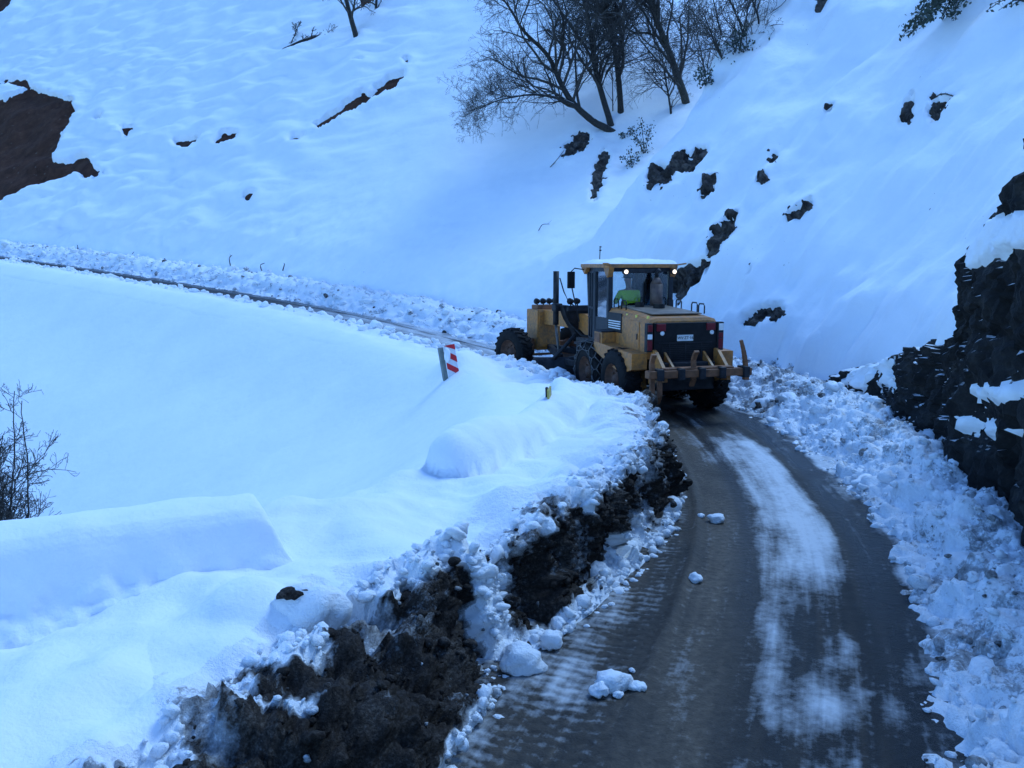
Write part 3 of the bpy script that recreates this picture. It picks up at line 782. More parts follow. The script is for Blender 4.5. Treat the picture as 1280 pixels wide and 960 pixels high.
# ---------------------------------------------------------------- crumbled snow thrown up on the right and along the far road
ICO = None
def ico(sub):
    bm = bmesh.new(); bmesh.ops.create_icosphere(bm, subdivisions=sub, radius=1.0)
    V = np.array([v.co[:] for v in bm.verts]); F = np.array([[l.index for l in f.verts] for f in bm.faces]); bm.free(); return V, F
ICO1, ICO2 = ico(1), ico(2)
RNG = np.random.default_rng(7)
def lumps(name, C, R, dirt, mat, sub=1, flat=0.75, seed=0, rough=0.2):
    """many lumps joined in one mesh: angular crumbs of broken snow"""
    big = R > np.quantile(R, 0.72)
    VV, FF, DD = [], [], []; off = 0
    rng = np.random.default_rng(seed)
    for msk, (V0, F0), lv in ((big, ICO2, 2), (~big, ICO1, 1)):
        Cm, Rm, dm = C[msk], R[msk], dirt[msk]
        n = len(Cm); k = len(V0)
        if not n: continue
        Q, _ = np.linalg.qr(rng.normal(size=(n, 3, 3)))
        W0 = (V0[None] + rng.uniform(-50, 50, (n, 1, 3))).reshape(-1, 3)
        f1, f2, cid = worley(W0, 0.95, seed + 5)
        dsp = (0.70 + 0.55 * cid + 0.30 * (0.5 - f1)) if lv == 2 else (1 + rough * rng.normal(size=n * k))
        V = V0[None] * dsp.reshape(n, k, 1) * (rng.uniform(0.6, 1.3, (n, 3)) * Rm[:, None])[:, None, :]
        V = np.einsum('nij,nkj->nki', Q, V); V[..., 2] *= flat
        V = V + Cm[:, None, :]
        VV.append(V.reshape(-1, 3)); FF.append((F0[None] + (np.arange(n) * k)[:, None, None]).reshape(-1, 3) + off); DD.append(np.repeat(dm, k)); off += n * k
    return mesh_np(name, np.vstack(VV), np.vstack(FF), mat, attrs={'dirt': np.concatenate(DD)}, smooth_=True)
def berm_profile(s, d, y):
    df = d_foot(s)
    hb = np.interp(y, [0, 9, 14, 20, 26, 32, 60], [0.50, 0.55, 0.62, 0.68, 0.75, 0.8, 0.9])
    inner = np.interp(y, [0, 5, 7, 10, 20], [1.20, 1.22, 1.34, 1.44, 1.45])
    u = (d - inner) / np.maximum(df + 0.35 - inner, 0.5)
    return hb * np.clip(np.minimum(smooth(u, -0.02, 0.55), 1 - 0.22 * smooth(u, 0.55, 1.0)), 0, 1), u
def build_berm(name, y0, y1, ds, dd, far, label):
    sv = np.arange(s_y(y0), s_y(y1), ds); dv = np.arange(0.95, 4.6 if not far else 5.6, dd)
    s, d = np.meshgrid(sv, dv, indexing='ij')
    y = cl(s)[1]
    hh, u = berm_profile(s, d, y)
    x, yy = sd2xy(s, d)
    P = np.stack([x, yy, cl(s)[2] - 0.06 + hh], -1)
    nm = grid_normals(P).reshape(-1, 3); Pf = P.reshape(-1, 3); U = u.ravel()
    f1, f2, c1 = worley(Pf, 0.40, 121); g1, g2, c2 = worley(Pf, 0.16, 124); k1, k2, c3 = worley(Pf, 0.075, 127)
    a = smooth(U, -0.05, 0.12)
    rag = 0.13 * fbm(Pf, 0.6, 5, 130, 0.62)
    if far:
        h = a * (0.24 * (0.5 - f1) + 0.10 * (0.5 - g1) + 0.16 * fbm(Pf, 1.1, 3, 131)) - 0.35 * smooth(U, 1.0, 1.35)
    else:
        h = a * (0.18 * (0.5 - f1) + 0.08 * (0.5 - g1) + 0.09 * (c2 - 0.5) + 0.03 * (0.5 - k1) + 0.05 * (c3 - 0.5) + rag) - 0.25 * smooth(U, 1.15, 1.45) + 0.02 * (1 - a) * (0.5 - g1)
    V = Pf + h[:, None] * nm
    n = fbm(Pf, 0.8, 4, 132)
    Yc = y.ravel()
    if far: dirt = 0.27 + 0.25 * n + 0.06 * smooth(U, 0.5, 0.1)
    else: dirt = 0.37 + 0.26 * n + 0.12 * smooth(Yc, 14, 19) + 0.16 * smooth(U, 0.12, -0.05)
    o = mesh_np(name, V, grid_faces(len(sv), len(dv)), crumb_m, attrs={'dirt': np.clip(dirt, 0, 1)})
    tag(o, label, 'snow windrow')
    return V, U, dirt, nm
BR = build_berm('snow_windrow', 2.0, 26.5, 0.04, 0.035, False, 'crumbled snow windrow between the wet road and the dark cliff')
BF = build_berm('snow_windrow', 25.8, 66, 0.10, 0.09, True, 'speckled snow windrow along the uphill side of the distant road')

def pick(V, mask, n, seed):
    rng = np.random.default_rng(seed); idx = np.flatnonzero(mask); return rng.choice(idx, min(n, len(idx)), replace=False), rng
# loose crumbs on the right windrow
V, U, dirt, nm = BR
m = (U > -0.06) & (U < 1.1) & (V[:, 1] > 3.5)
ii, rng = pick(V, m, 4200, 1)
R = np.exp(rng.normal(-3.75, 0.55, len(ii))).clip(0.010, 0.12) * np.where(U[ii] < 0.05, 0.65, 1.0)
o = lumps('snow_crumbs', V[ii] + nm[ii] * (R * 0.35)[:, None], R, np.clip(dirt[ii] - 0.05 + rng.normal(0, 0.12, len(ii)), 0, 0.75), crumb_m, 1, 0.8, 2)
tag(o, 'loose crumbs of snow strewn over the windrow below the cliff', 'snow crumbs', kind='stuff')
ii, rng = pick(V, (U > 0.15) & (U < 0.95) & (V[:, 1] > 4), 70, 21)
R = rng.uniform(0.08, 0.22, len(ii))
o = lumps('snow_slabs', V[ii] + nm[ii] * 0.02, R, np.clip(0.28 + rng.normal(0, 0.15, len(ii)), 0, 0.7), crumb_m, 1, 0.55, 22)
tag(o, 'larger broken slabs of snow bedded in the windrow below the cliff', 'snow slabs', kind='stuff')
V, U, dirt, nm = BF
ii, rng = pick(V, (U > 0.0) & (U < 1.0), 1800, 3)
R = np.exp(rng.normal(-2.7, 0.45, len(ii))).clip(0.03, 0.22)
o = lumps('snow_crumbs', V[ii] + nm[ii] * (R * 0.3)[:, None], R, np.clip(0.25 + rng.normal(0, 0.2, len(ii)), 0, 0.8), crumb_m, 1, 0.8, 4)
tag(o, 'snow chunks on the windrow along the distant road', 'snow chunks', kind='stuff')
# clods and crumbs of the near left bank
V, dirt, W, Yc, nm = BANK
m = (W > -0.12) & (W < 1.05) & (Yc < 16.5) & (Yc > 3)
ii, rng = pick(V, m & (dirt > 0.6), 900, 5)
R = np.exp(rng.normal(-4.0, 0.5, len(ii))).clip(0.008, 0.06)
o = lumps('mud_clods', V[ii] + nm[ii] * (R * 0.1)[:, None], R, np.clip(0.88 + rng.normal(0, 0.12, len(ii)), 0, 1), crumb_m, 1, 0.85, 6)
tag(o, 'dark mud clods crumbling from the cut bank beside the road', 'mud clods', kind='stuff')
ii, rng = pick(V, m & (dirt <= 0.5), 2600, 7)
R = np.exp(rng.normal(-3.75, 0.5, len(ii))).clip(0.012, 0.12)
o = lumps('snow_crumbs', V[ii] + nm[ii] * (R * 0.35)[:, None], R, np.clip(dirt[ii] + rng.normal(-0.05, 0.2, len(ii)), 0, 1), crumb_m, 1, 0.8, 8)
tag(o, 'loose snow crumbs on the cut bank beside the ravine', 'snow crumbs', kind='stuff')
ii, rng = pick(V, (W > 0.5) & (W < 1.3) & (Yc > 16.5) & (Yc < 60), 900, 9)
R = np.exp(rng.normal(-2.6, 0.45, len(ii))).clip(0.03, 0.2)
o = lumps('snow_crumbs', V[ii] + nm[ii] * (R * 0.3)[:, None], R, np.clip(0.05 + rng.normal(0, 0.1, len(ii)), 0, 0.5), crumb_m, 1, 0.8, 10)
tag(o, 'snow chunks along the ravine edge of the distant road', 'snow chunks', kind='stuff')
# ---------------------------------------------------------------- motor grader
def paint():
    m, nt, b = nodes_mat('yellow_paint')
    tc = N(nt, 'ShaderNodeTexCoord').outputs['Object']
    n = noise(nt, 3.0, 6, 0.65, tc); n2 = noise(nt, 14.0, 4, 0.6, tc)
    c = ramp(nt, n, [(0.30, (0.40, 0.14, 0.026)), (0.55, (0.62, 0.23, 0.04)), (0.8, (0.74, 0.29, 0.055))])
    d = ramp(nt, math_n(nt, 'ADD', math_n(nt, 'MULTIPLY', n, 0.6), math_n(nt, 'MULTIPLY', n2, 0.5)), [(0.42, 0.0), (0.66, 0.8)])
    nt.links.new(mixc(nt, d, c, (0.10, 0.065, 0.04)), b.inputs['Base Color'])
    b.inputs['Roughness'].default_value = 0.5
    bump(nt, b, n2, 0.15, 0.01)
    return m
YEL = paint()
RUST = simple('rusty_yellow', (0.20, 0.080, 0.035), 0.7, 0, 0.5, 5, 0.2)
DARK = simple('dark_steel', (0.028, 0.028, 0.032), 0.55, 0.3, 0.5, 6, 0.1)
BLACK = simple('black_panel', (0.010, 0.010, 0.012), 0.45, 0, 0.4, 8, 0.05)
RUB = simple('tyre_rubber', (0.007, 0.007, 0.008), 0.8, 0, 0.5, 10, 0.3)
RIM = simple('rim_paint', (0.085, 0.034, 0.018), 0.7, 0, 0.5, 9, 0.2)
REDL = simple('red_lens', (0.15, 0.008, 0.014), 0.3, 0, 0.15, 20)
WHL = simple('clear_lens', (0.72, 0.74, 0.76), 0.2, 0, 0.1, 20)
HOODT = simple('hood_top', (0.16, 0.12, 0.09), 0.5, 0, 0.4, 4, 0.1)
CABF = simple('cab_frame', (0.022, 0.026, 0.034), 0.45, 0, 0.3, 6)
CHAIN = simple('chain_steel', (0.10, 0.095, 0.095), 0.6, 0.3, 0.4, 20)
MAROON = simple('muffler', (0.13, 0.085, 0.07), 0.6, 0.2, 0.4, 8, 0.1)
def glass(name, tint, refl):
    m = bpy.data.materials.new(name); m.use_nodes = True; nt = m.node_tree
    for n in list(nt.nodes): nt.nodes.remove(n)
    o = nt.nodes.new('ShaderNodeOutputMaterial'); mx = nt.nodes.new('ShaderNodeMixShader')
    tr = N(nt, 'ShaderNodeBsdfTransparent'); tr.inputs[0].default_value = (*tint, 1)
    gl = N(nt, 'ShaderNodeBsdfGlossy', Roughness=0.04); gl.inputs[0].default_value = (0.9, 0.95, 1, 1)
    fr = N(nt, 'ShaderNodeFresnel', IOR=1.5)
    f = math_n(nt, 'ADD', fr.outputs[0], refl)
    nt.links.new(f, mx.inputs[0]); nt.links.new(tr.outputs[0], mx.inputs[1]); nt.links.new(gl.outputs[0], mx.inputs[2]); nt.links.new(mx.outputs[0], o.inputs[0])
    return m
GLASS = glass('cab_glass', (0.90, 0.93, 0.94), 0.0)
GLASSD = glass('dusty_cab_glass', (0.50, 0.62, 0.66), 0.30)
def lampmat():
    m, nt, b = nodes_mat('lit_lamp')
    b.inputs['Base Color'].default_value = (0.9, 0.85, 0.75, 1)
    b.inputs['Emission Color'].default_value = (1.0, 0.80, 0.52, 1); b.inputs['Emission Strength'].default_value = 1.0
    return m
LAMP = lampmat()

class MB:
    """collects simple solids into one mesh"""
    def __init__(s): s.bm = bmesh.new()
    def box(s, c, size, rot=None, bev=0.0, tf=None):
        r = bmesh.ops.create_cube(s.bm, size=1.0); vs = r['verts']
        M = Matrix.Translation(Vector(c)) @ (rot.to_4x4() if rot is not None else Matrix()) @ Matrix.Diagonal((*size, 1))
        bmesh.ops.transform(s.bm, matrix=M, verts=vs)
        if bev > 0:
            es = list({e for v in vs for e in v.link_edges})
            bmesh.ops.bevel(s.bm, geom=es, offset=bev, segments=2, affect='EDGES', profile=0.6)
        return s
    def bar(s, a, b, w, h, bev=0.0, up=(0, 0, 1)):
        a, b = Vector(a), Vector(b); d = b - a; y = d.normalized(); u = Vector(up)
        if abs(y.dot(u)) > 0.95: u = Vector((0, 1, 0))
        x = y.cross(u).normalized(); z = x.cross(y)
        R = Matrix((x, y, z)).transposed()
        return s.box((a + b) / 2, (w, d.length, h), R, bev)
    def tube(s, pts, r, n=10, cap=True):
        pts = [Vector(p) for p in pts]; rs = r if hasattr(r, '__len__') else [r] * len(pts)
        rings = []
        for i, p in enumerate(pts):
            t = (pts[min(i + 1, len(pts) - 1)] - pts[max(i - 1, 0)]).normalized()
            u = Vector((0, 0, 1)) if abs(t.z) < 0.9 else Vector((0, 1, 0))
            x = t.cross(u).normalized(); z = x.cross(t)
            rings.append([s.bm.verts.new(p + (x * math.cos(2 * math.pi * k / n) + z * math.sin(2 * math.pi * k / n)) * rs[i]) for k in range(n)])
        for a, b in zip(rings[:-1], rings[1:]):
            for k in range(n): s.bm.faces.new((a[k], a[(k + 1) % n], b[(k + 1) % n], b[k]))
        if cap and n > 2:
            s.bm.faces.new(rings[0][::-1]); s.bm.faces.new(rings[-1])
        return s
    def prism(s, poly, axis, lo, hi):
        """poly in the two other axes (in order), extruded along axis 0/1/2"""
        def P(q, w):
            v = [0, 0, 0]; o = [k for k in range(3) if k != axis]; v[o[0]], v[o[1]], v[axis] = q[0], q[1], w; return v
        a = [s.bm.verts.new(P(q, lo)) for q in poly]; b = [s.bm.verts.new(P(q, hi)) for q in poly]
        n = len(poly)
        s.bm.faces.new(a); s.bm.faces.new(b[::-1])
        for k in range(n): s.bm.faces.new((a[k], b[k], b[(k + 1) % n], a[(k + 1) % n]))
        return s
    def lathe(s, prof, axis_c, n=40):
        """profile (x along the axle, r), axle along X through axis_c"""
        c = Vector(axis_c); rings = []
        for (x, r) in prof:
            rings.append([s.bm.verts.new(c + Vector((x, r * math.cos(2 * math.pi * k / n), r * math.sin(2 * math.pi * k / n)))) for k in range(n)])
        for a, b in zip(rings[:-1], rings[1:]):
            for k in range(n): s.bm.faces.new((a[k], a[(k + 1) % n], b[(k + 1) % n], b[k]))
        return s
    def build(s, name, mat, parent=None, M=None, smooth_=False, label=None):
        if M is not None: bmesh.ops.transform(s.bm, matrix=M, verts=s.bm.verts)
        bmesh.ops.recalc_face_normals(s.bm, faces=s.bm.faces)
        me = bpy.data.meshes.new(name); s.bm.to_mesh(me); s.bm.free()
        for p in me.polygons: p.use_smooth = smooth_
        o = link(name, me, mat, parent)
        if label: o['label'] = label
        return o

GH = math.radians(17.0)
GR = empty('motor_grader', (3.25, 17.8, 0.0), GH)
tag(GR, 'muddy yellow motor grader clearing the snowy mountain road', 'grader')
ART = Matrix.Translation((0, 3.2, 0)) @ Matrix.Rotation(math.radians(11.0), 4, 'Z')     # front frame steered left; local y = 0 at the joint

def make_wheel(c, side, M=None, steer=0.0, chain=False):
    """side -1 left, +1 right; c = centre of the outer face"""
    r, w = 0.68, 0.40
    L = Matrix.Translation(Vector(c)) @ Matrix.Rotation(steer, 4, 'Z')
    if M is not None: L = M @ L
    o = side
    mb = MB()
    mb.lathe([(-o * 0.0, 0.36), (-o * 0.02, 0.34), (-o * 0.10, 0.30), (-o * 0.13, 0.14), (-o * 0.06, 0.12), (-o * 0.05, 0.0001)], (0, 0, 0), 32)
    mb.lathe([(-o * (w - 0.02), 0.35), (-o * (w - 0.05), 0.2), (-o * (w - 0.05), 0.0001)], (0, 0, 0), 24)
    for k in range(8):
        a = k * math.pi / 4; mb.tube([(-o * 0.11, 0.2 * math.cos(a), 0.2 * math.sin(a)), (-o * 0.085, 0.2 * math.cos(a), 0.2 * math.sin(a))], 0.02, 6)
    wh = mb.build('wheel', RIM, GR, L, True)
    tb = MB()
    prof = [(0.02, 0.345), (-0.01, 0.40), (-0.015, 0.50), (0.0, 0.58), (0.03, 0.635), (0.06, 0.652), (w / 2, 0.662), (w - 0.06, 0.652), (w - 0.03, 0.635), (w, 0.58), (w + 0.015, 0.50), (w + 0.01, 0.40), (w - 0.02, 0.345)]
    tb.lathe([(-o * x, q) for x, q in prof], (0, 0, 0), 44)
    # grader tread: V bars
    n = 22
    for k in range(n):
        for h in (0, 1):
            a = 2 * math.pi * (k + 0.5 * h) / n
            x0, x1 = (0.015, w / 2 + 0.02) if h == 0 else (w / 2 - 0.02, w - 0.015)
            a0, a1 = (a, a + 0.14) if h == 0 else (a + 0.14, a)
            pts = []
            for (x, aa, rr) in ((x0, a0, 0.655 if h == 0 else 0.672), (x1, a1, 0.672 if h == 0 else 0.655)):
                pts.append((-o * x, rr * math.cos(aa), rr * math.sin(aa)))
            am = (a0 + a1) / 2
            tb.bar(pts[0], pts[1], 0.075, 0.04, 0.006, up=(0, math.cos(am), math.sin(am)))
    ty = tb.build('tyre', RUB, wh, L, True)
    if chain:
        cb = MB(); m_ = 15
        R = 0.705
        def q(x, a, rr=R): return (-o * x, rr * math.cos(a), rr * math.sin(a))
        xs = [0.0, 0.10, 0.20, 0.30, 0.40]
        for k in range(m_):
            a0, a1, a2 = [2 * math.pi * (k + f) / m_ for f in (0, 0.5, 1.0)]
            for i in range(4):
                if i % 2 == 0:
                    cb.tube([q(xs[i], a0), q(xs[i + 1], a1)], 0.014, 5); cb.tube([q(xs[i], a2), q(xs[i + 1], a1)], 0.014, 5)
                else:
                    cb.tube([q(xs[i], a1), q(xs[i + 1], a0)], 0.014, 5); cb.tube([q(xs[i], a1), q(xs[i + 1], a2)], 0.014, 5)
            cb.tube([q(0.0, a0), q(-0.03, a0, 0.60), q(-0.035, a1, 0.52)], 0.012, 5)
            cb.tube([q(0.0, a2), q(-0.03, a2, 0.60), q(-0.035, a1, 0.52)], 0.012, 5)
            cb.tube([q(-0.035, a1, 0.52), q(-0.035, a1 + 2 * math.pi / m_, 0.52)], 0.011, 5)
        cb.build('tyre_chain', CHAIN, wh, L, True)
    return wh
make_wheel((-1.22, 0, 0.68), -1)
make_wheel((1.22, 0, 0.68), 1)
make_wheel((-1.22, 1.5, 0.68), -1, chain=True)
make_wheel((1.22, 1.5, 0.68), 1, chain=True)
make_wheel((-1.15, 3.0, 0.68), -1, ART, math.radians(8))
make_wheel((1.15, 3.0, 0.68), 1, ART, math.radians(8))

# rear frame, tandem cases
for sd in (-1, 1):
    MB().prism([(-0.35, 0.55), (-0.2, 0.92), (1.7, 0.92), (1.85, 0.55), (1.6, 0.42), (-0.1, 0.42)], 0, sd * 0.66 - 0.09, sd * 0.66 + 0.09).build('tandem_case', YEL, GR)
MB().box((0, 0.2, 0.98), (1.15, 2.6, 0.34), None, 0.02).box((0, 0.75, 0.68), (1.4, 0.3, 0.3)).build('rear_frame', DARK, GR)
MB().box((0, -0.85, 0.78), (1.3, 0.22, 0.44), None, 0.03).build('rear_guard', DARK, GR)
# fuel tank / step side plate (left, muddy yellow)
for sd in (-1, 1):
    MB().prism([(-0.82, 1.0), (-0.82, 1.32), (0.15, 1.36), (1.15, 1.42), (1.15, 1.22), (0.5, 1.05), (-0.3, 0.86)], 0, sd * 0.98 - 0.17, sd * 0.98 + 0.17).build('fender', YEL, GR)
# hood: body with sloping top
hb = MB()
sec = lambda y, top: [(-0.80, y, 1.2), (-0.80, y, top - 0.14), (-0.72, y, top - 0.03), (-0.60, y, top), (0.60, y, top), (0.72, y, top - 0.03), (0.80, y, top - 0.14), (0.80, y, 1.2)]
rings = [[hb.bm.verts.new(p) for p in sec(y, t)] for y, t in ((-0.80, 1.96), (-0.76, 2.02), (-0.2, 2.08), (0.5, 2.13), (1.18, 2.16))]
for a, b in zip(rings[:-1], rings[1:]):
    for k in range(8): hb.bm.faces.new((a[k], a[(k + 1) % 8], b[(k + 1) % 8], b[k]))
hb.bm.faces.new(rings[0]); hb.bm.faces.new(rings[-1][::-1])
HOOD = hb.build('hood', YEL, GR)
tp = MB()
tp.prism([(-0.52, 2.075), (1.16, 2.165), (1.16, 2.185), (-0.52, 2.095)], 0, -0.56, 0.56)
tp.build('hood_top_panel', HOODT, HOOD)
MB().tube([(0.12, 0.55, 2.13), (0.12, 0.55, 2.24)], 0.13, 16).build('air_cap', BLACK, HOOD)
MB().tube([(-0.2, 0.85, 2.14), (-0.2, 0.85, 2.27)], 0.10, 16).build('air_cap', BLACK, HOOD)
for y in (0.95, 0.55, -0.15, -0.45):
    z = 2.155 + 0.045 * y
    MB().tube([(0.66, y, z - 0.06), (0.66, y, z + 0.10), (0.66, y + 0.04, z + 0.14), (0.66, y + 0.20, z + 0.14), (0.66, y + 0.24, z + 0.10), (0.66, y + 0.24, z - 0.05)], 0.016, 6).build('handrail', DARK, HOOD, None, True)
    MB().tube([(-0.66, y, z - 0.06), (-0.66, y, z + 0.10), (-0.66, y + 0.04, z + 0.14), (-0.66, y + 0.20, z + 0.14), (-0.66, y + 0.24, z + 0.10), (-0.66, y + 0.24, z - 0.05)], 0.016, 6).build('handrail', DARK, HOOD, None, True) if y > 0.5 else None
# side panels with louvres and the white lettering bars
for sd in (-1, 1):
    MB().box((sd * 0.805, 0.80, 1.84), (0.02, 0.70, 0.42), None, 0.005).build('side_vent', BLACK, HOOD)
    for k in range(4): MB().box((sd * 0.82, 0.80, 1.72 + 0.05 * k), (0.012, 0.62, 0.022)).build('stripe', WHL, HOOD)
    MB().box((sd * 0.805, -0.15, 1.62), (0.02, 0.55, 0.62), None, 0.008).build('access_door', YEL, HOOD)
    MB().box((sd * 0.822, -0.35, 1.62), (0.02, 0.03, 0.12)).build('door_latch', DARK, HOOD)
for (x, y) in ((-0.74, 0.30), (-0.74, -0.15), (-0.70, -0.60)):
    MB().tube([(x, y, 2.0), (x, y, 2.055)], 0.03, 8).build('marker_light', simple('amber_lens', (0.75, 0.62, 0.12), 0.3), HOOD)
# rear face: black radiator panel, lights, number plate
GRL = MB().box((0.02, -0.825, 1.50), (1.42, 0.07, 0.86), None, 0.015).build('radiator_panel', BLACK, GR)
MB().box((0.02, -0.868, 1.52), (1.2, 0.02, 0.02)).box((0.02, -0.868, 1.33), (0.02, 0.02, 0.40)).box((-0.34, -0.866, 1.33), (0.014, 0.014, 0.38)).box((0.38, -0.866, 1.33), (0.014, 0.014, 0.38)).build('panel_rib', DARK, GRL)
for k in range(9): MB().box((0.02, -0.864, 1.16 + 0.038 * k), (1.05, 0.012, 0.012)).build('grille_bar', DARK, GRL)
PL = MB().box((0.0, -0.872, 1.62), (0.36, 0.012, 0.125), None, 0.004).build('number_plate', simple('plate_white', (0.62, 0.64, 0.66), 0.4), GRL)
def text_mesh(txt, size, mat, parent, M, ext=0.002):
    cu = bpy.data.curves.new('lettering', 'FONT'); cu.body = txt; cu.size = size; cu.align_x = 'CENTER'; cu.align_y = 'CENTER'; cu.extrude = ext
    tmp = bpy.data.objects.new('tmp', cu); COL.objects.link(tmp)
    dg = bpy.context.evaluated_depsgraph_get(); me = bpy.data.meshes.new_from_object(tmp.evaluated_get(dg))
    bpy.data.objects.remove(tmp); me.transform(M); me.materials.clear()
    return link('lettering', me, mat, parent)
text_mesh('WV·ZT·16', 0.082, BLACK, PL, Matrix.Translation((0, -0.881, 1.62)) @ Matrix.Rotation(math.pi / 2, 4, 'X'))
for sd in (-1, 1):
    x = 0.02 + sd * 0.56
    t = MB().box((x, -0.872, 1.84), (0.20, 0.03, 0.15), None, 0.01).build('tail_light', REDL, GRL)
    MB().lathe([(0, 0.001), (0.01, 0.035), (0.0, 0.045), (-0.03, 0.045)], (0, 0, 0), 16).build('reverse_light', WHL, GRL, Matrix.Translation((x + 0.03, -0.876, 1.72)) @ Matrix.Rotation(-math.pi / 2, 4, 'Z'), True)
    c = MB().box((sd * 0.80, -0.84, 1.64), (0.13, 0.12, 0.58), None, 0.015).build('light_cluster', DARK, GR)
    MB().box((sd * 0.80, -0.905, 1.83), (0.10, 0.02, 0.14), None, 0.006).build('lens', WHL if sd > 0 else REDL, c)
    MB().box((sd * 0.80, -0.905, 1.66), (0.10, 0.02, 0.10), None, 0.006).build('lens', REDL if sd > 0 else WHL, c)
    MB().box((sd * 0.80, -0.905, 1.49), (0.10, 0.02, 0.20), None, 0.006).build('lens', REDL, c)
    # ripper brackets with slot
    br = MB(); xx = sd * 0.70
    br.prism([(-0.80, 1.36), (-0.90, 1.40), (-1.02, 1.36), (-1.42, 1.02), (-1.42, 0.92), (-0.80, 0.92)], 0, xx - 0.035, xx + 0.035)
    br.prism([(-0.80, 1.30), (-0.86, 1.34), (-1.36, 1.0), (-1.36, 0.92), (-0.80, 0.92)], 0, xx - sd * 0.26 - 0.025, xx - sd * 0.26 + 0.025)
    br.box((xx - sd * 0.13, -1.10, 1.02), (0.24, 0.5, 0.04))
    br.build('ripper_bracket', YEL, GR)
    MB().tube([(xx, -0.95, 0.62), (xx, -1.4, 0.98)], 0.05, 10).build('ripper_cylinder', DARK, GR, None, True)
    MB().bar((xx, -0.75, 0.75), (xx, -1.42, 0.86), 0.09, 0.10, 0.01).build('ripper_link', YEL, GR)
RB = MB().box((0, -1.48, 0.98), (2.26, 0.20, 0.15), None, 0.02)
RB.box((0, -1.40, 1.07), (1.5, 0.24, 0.04), None, 0.01)
RB = RB.build('ripper_beam', RUST, GR)
for x in (-0.90, -0.45, 0.0, 0.45, 0.98):
    MB().box((x, -1.50, 0.98), (0.13, 0.28, 0.22), None, 0.015).build('shank_socket', DARK, RB)
def shank(x, up, dn, curve):
    pts = [(x, -1.52 - curve * 0.9, up + 0.06), (x, -1.50 - curve * 0.3, up), (x, -1.47 + 0.02, up - 0.12), (x, -1.48, 1.0), (x, -1.48, 0.85), (x, -1.50, dn + 0.15), (x, -1.40 if dn < 0.8 else -1.47, dn)]
    mb = MB()
    for a, b in zip(pts[:-1], pts[1:]): mb.bar(a, b, 0.055, 0.10, 0.008, up=(1, 0, 0))
    return mb
def hook(x):
    """stowed shank: point curls back over the beam"""
    mb = MB(); pts = []
    for k in range(9):
        t = k / 8; pts.append((x - 0.14 * t ** 2.2, -1.46, 0.80 + 0.80 * t))
    for k, (a, b) in enumerate(zip(pts[:-1], pts[1:])): mb.bar(a, b, 0.10 - 0.006 * k, 0.10 - 0.006 * k, 0.006)
    return mb
hook(1.06).build('ripper_shank', RUST, GR)
shank(-0.12, 1.36, 0.72, 0.06).build('ripper_shank', RUST, GR)
shank(-1.02, 1.32, 0.42, 0.02).build('ripper_shank', RUST, GR)
shank(-0.86, 1.02, 0.40, 0.02).build('ripper_shank', RUST, GR)
# ---- cab
CW, Y0, Y1, ZB, ZT = 0.74, 1.26, 2.86, 1.30, 3.0
FW = 0.52                                     # narrower in front
cab = MB()
def pillar(a, b, w=0.08): cab.bar(a, b, w, w, 0.012)
pillar((-CW, Y0, ZB), (-CW, Y0, ZT), 0.11); pillar((CW, Y0, ZB), (CW, Y0, ZT), 0.11)
pillar((-CW, 2.05, ZB), (-CW, 2.05, ZT)); pillar((CW, 2.05, ZB), (CW, 2.05, ZT))
pillar((-FW, Y1, ZB + 0.1), (-FW - 0.08, Y1, ZT)); pillar((FW, Y1, ZB + 0.1), (FW + 0.08, Y1, ZT))
for z in (ZT - 0.02,):
    cab.bar((-CW, Y0, z), (CW, Y0, z), 0.08, 0.10); cab.bar((-CW, Y0, z), (-CW, 2.05, z), 0.08, 0.10); cab.bar((CW, Y0, z), (CW, 2.05, z), 0.08, 0.10)
    cab.bar((-CW, 2.05, z), (-FW, Y1, z), 0.08, 0.10); cab.bar((CW, 2.05, z), (FW, Y1, z), 0.08, 0.10); cab.bar((-FW, Y1, z), (FW, Y1, z), 0.08, 0.1)
cab.box((0, Y0, 1.70), (1.4, 0.05, 0.78))                                   # lower rear wall
cab.box((CW, 1.66, 1.60), (0.05, 0.78, 0.6)); cab.box((-CW, 1.66, 1.60), (0.05, 0.76, 0.60))
cab.bar((-CW, 2.05, 1.45), (-FW, Y1, 1.45), 0.05, 0.30); cab.bar((CW, 2.05, 1.45), (FW, Y1, 1.45), 0.05, 0.30)
cab.box((0, Y1, 1.62), (1.0, 0.05, 0.5)); cab.box((0, 2.0, 1.30), (1.4, 1.5, 0.06))
CAB = cab.build('cab', CABF, GR)
def pane(name, q, mat, t=0.012):
    mb = MB(); q = [Vector(p) for p in q]; n = (q[1] - q[0]).cross(q[2] - q[0]).normalized() * t
    a = [mb.bm.verts.new(p) for p in q]; b = [mb.bm.verts.new(p + n) for p in q]; mb.bm.faces.new(a); mb.bm.faces.new(b[::-1])
    for k in range(len(q)): mb.bm.faces.new((a[k], b[k], b[(k + 1) % len(q)], a[(k + 1) % len(q)]))
    return mb.build(name, mat, CAB)
pane('rear_window', [(-CW + .06, Y0 - .01, 2.10), (CW - .06, Y0 - .01, 2.10), (CW - .06, Y0 - .01, ZT - .06), (-CW + .06, Y0 - .01, ZT - .06)], GLASS)
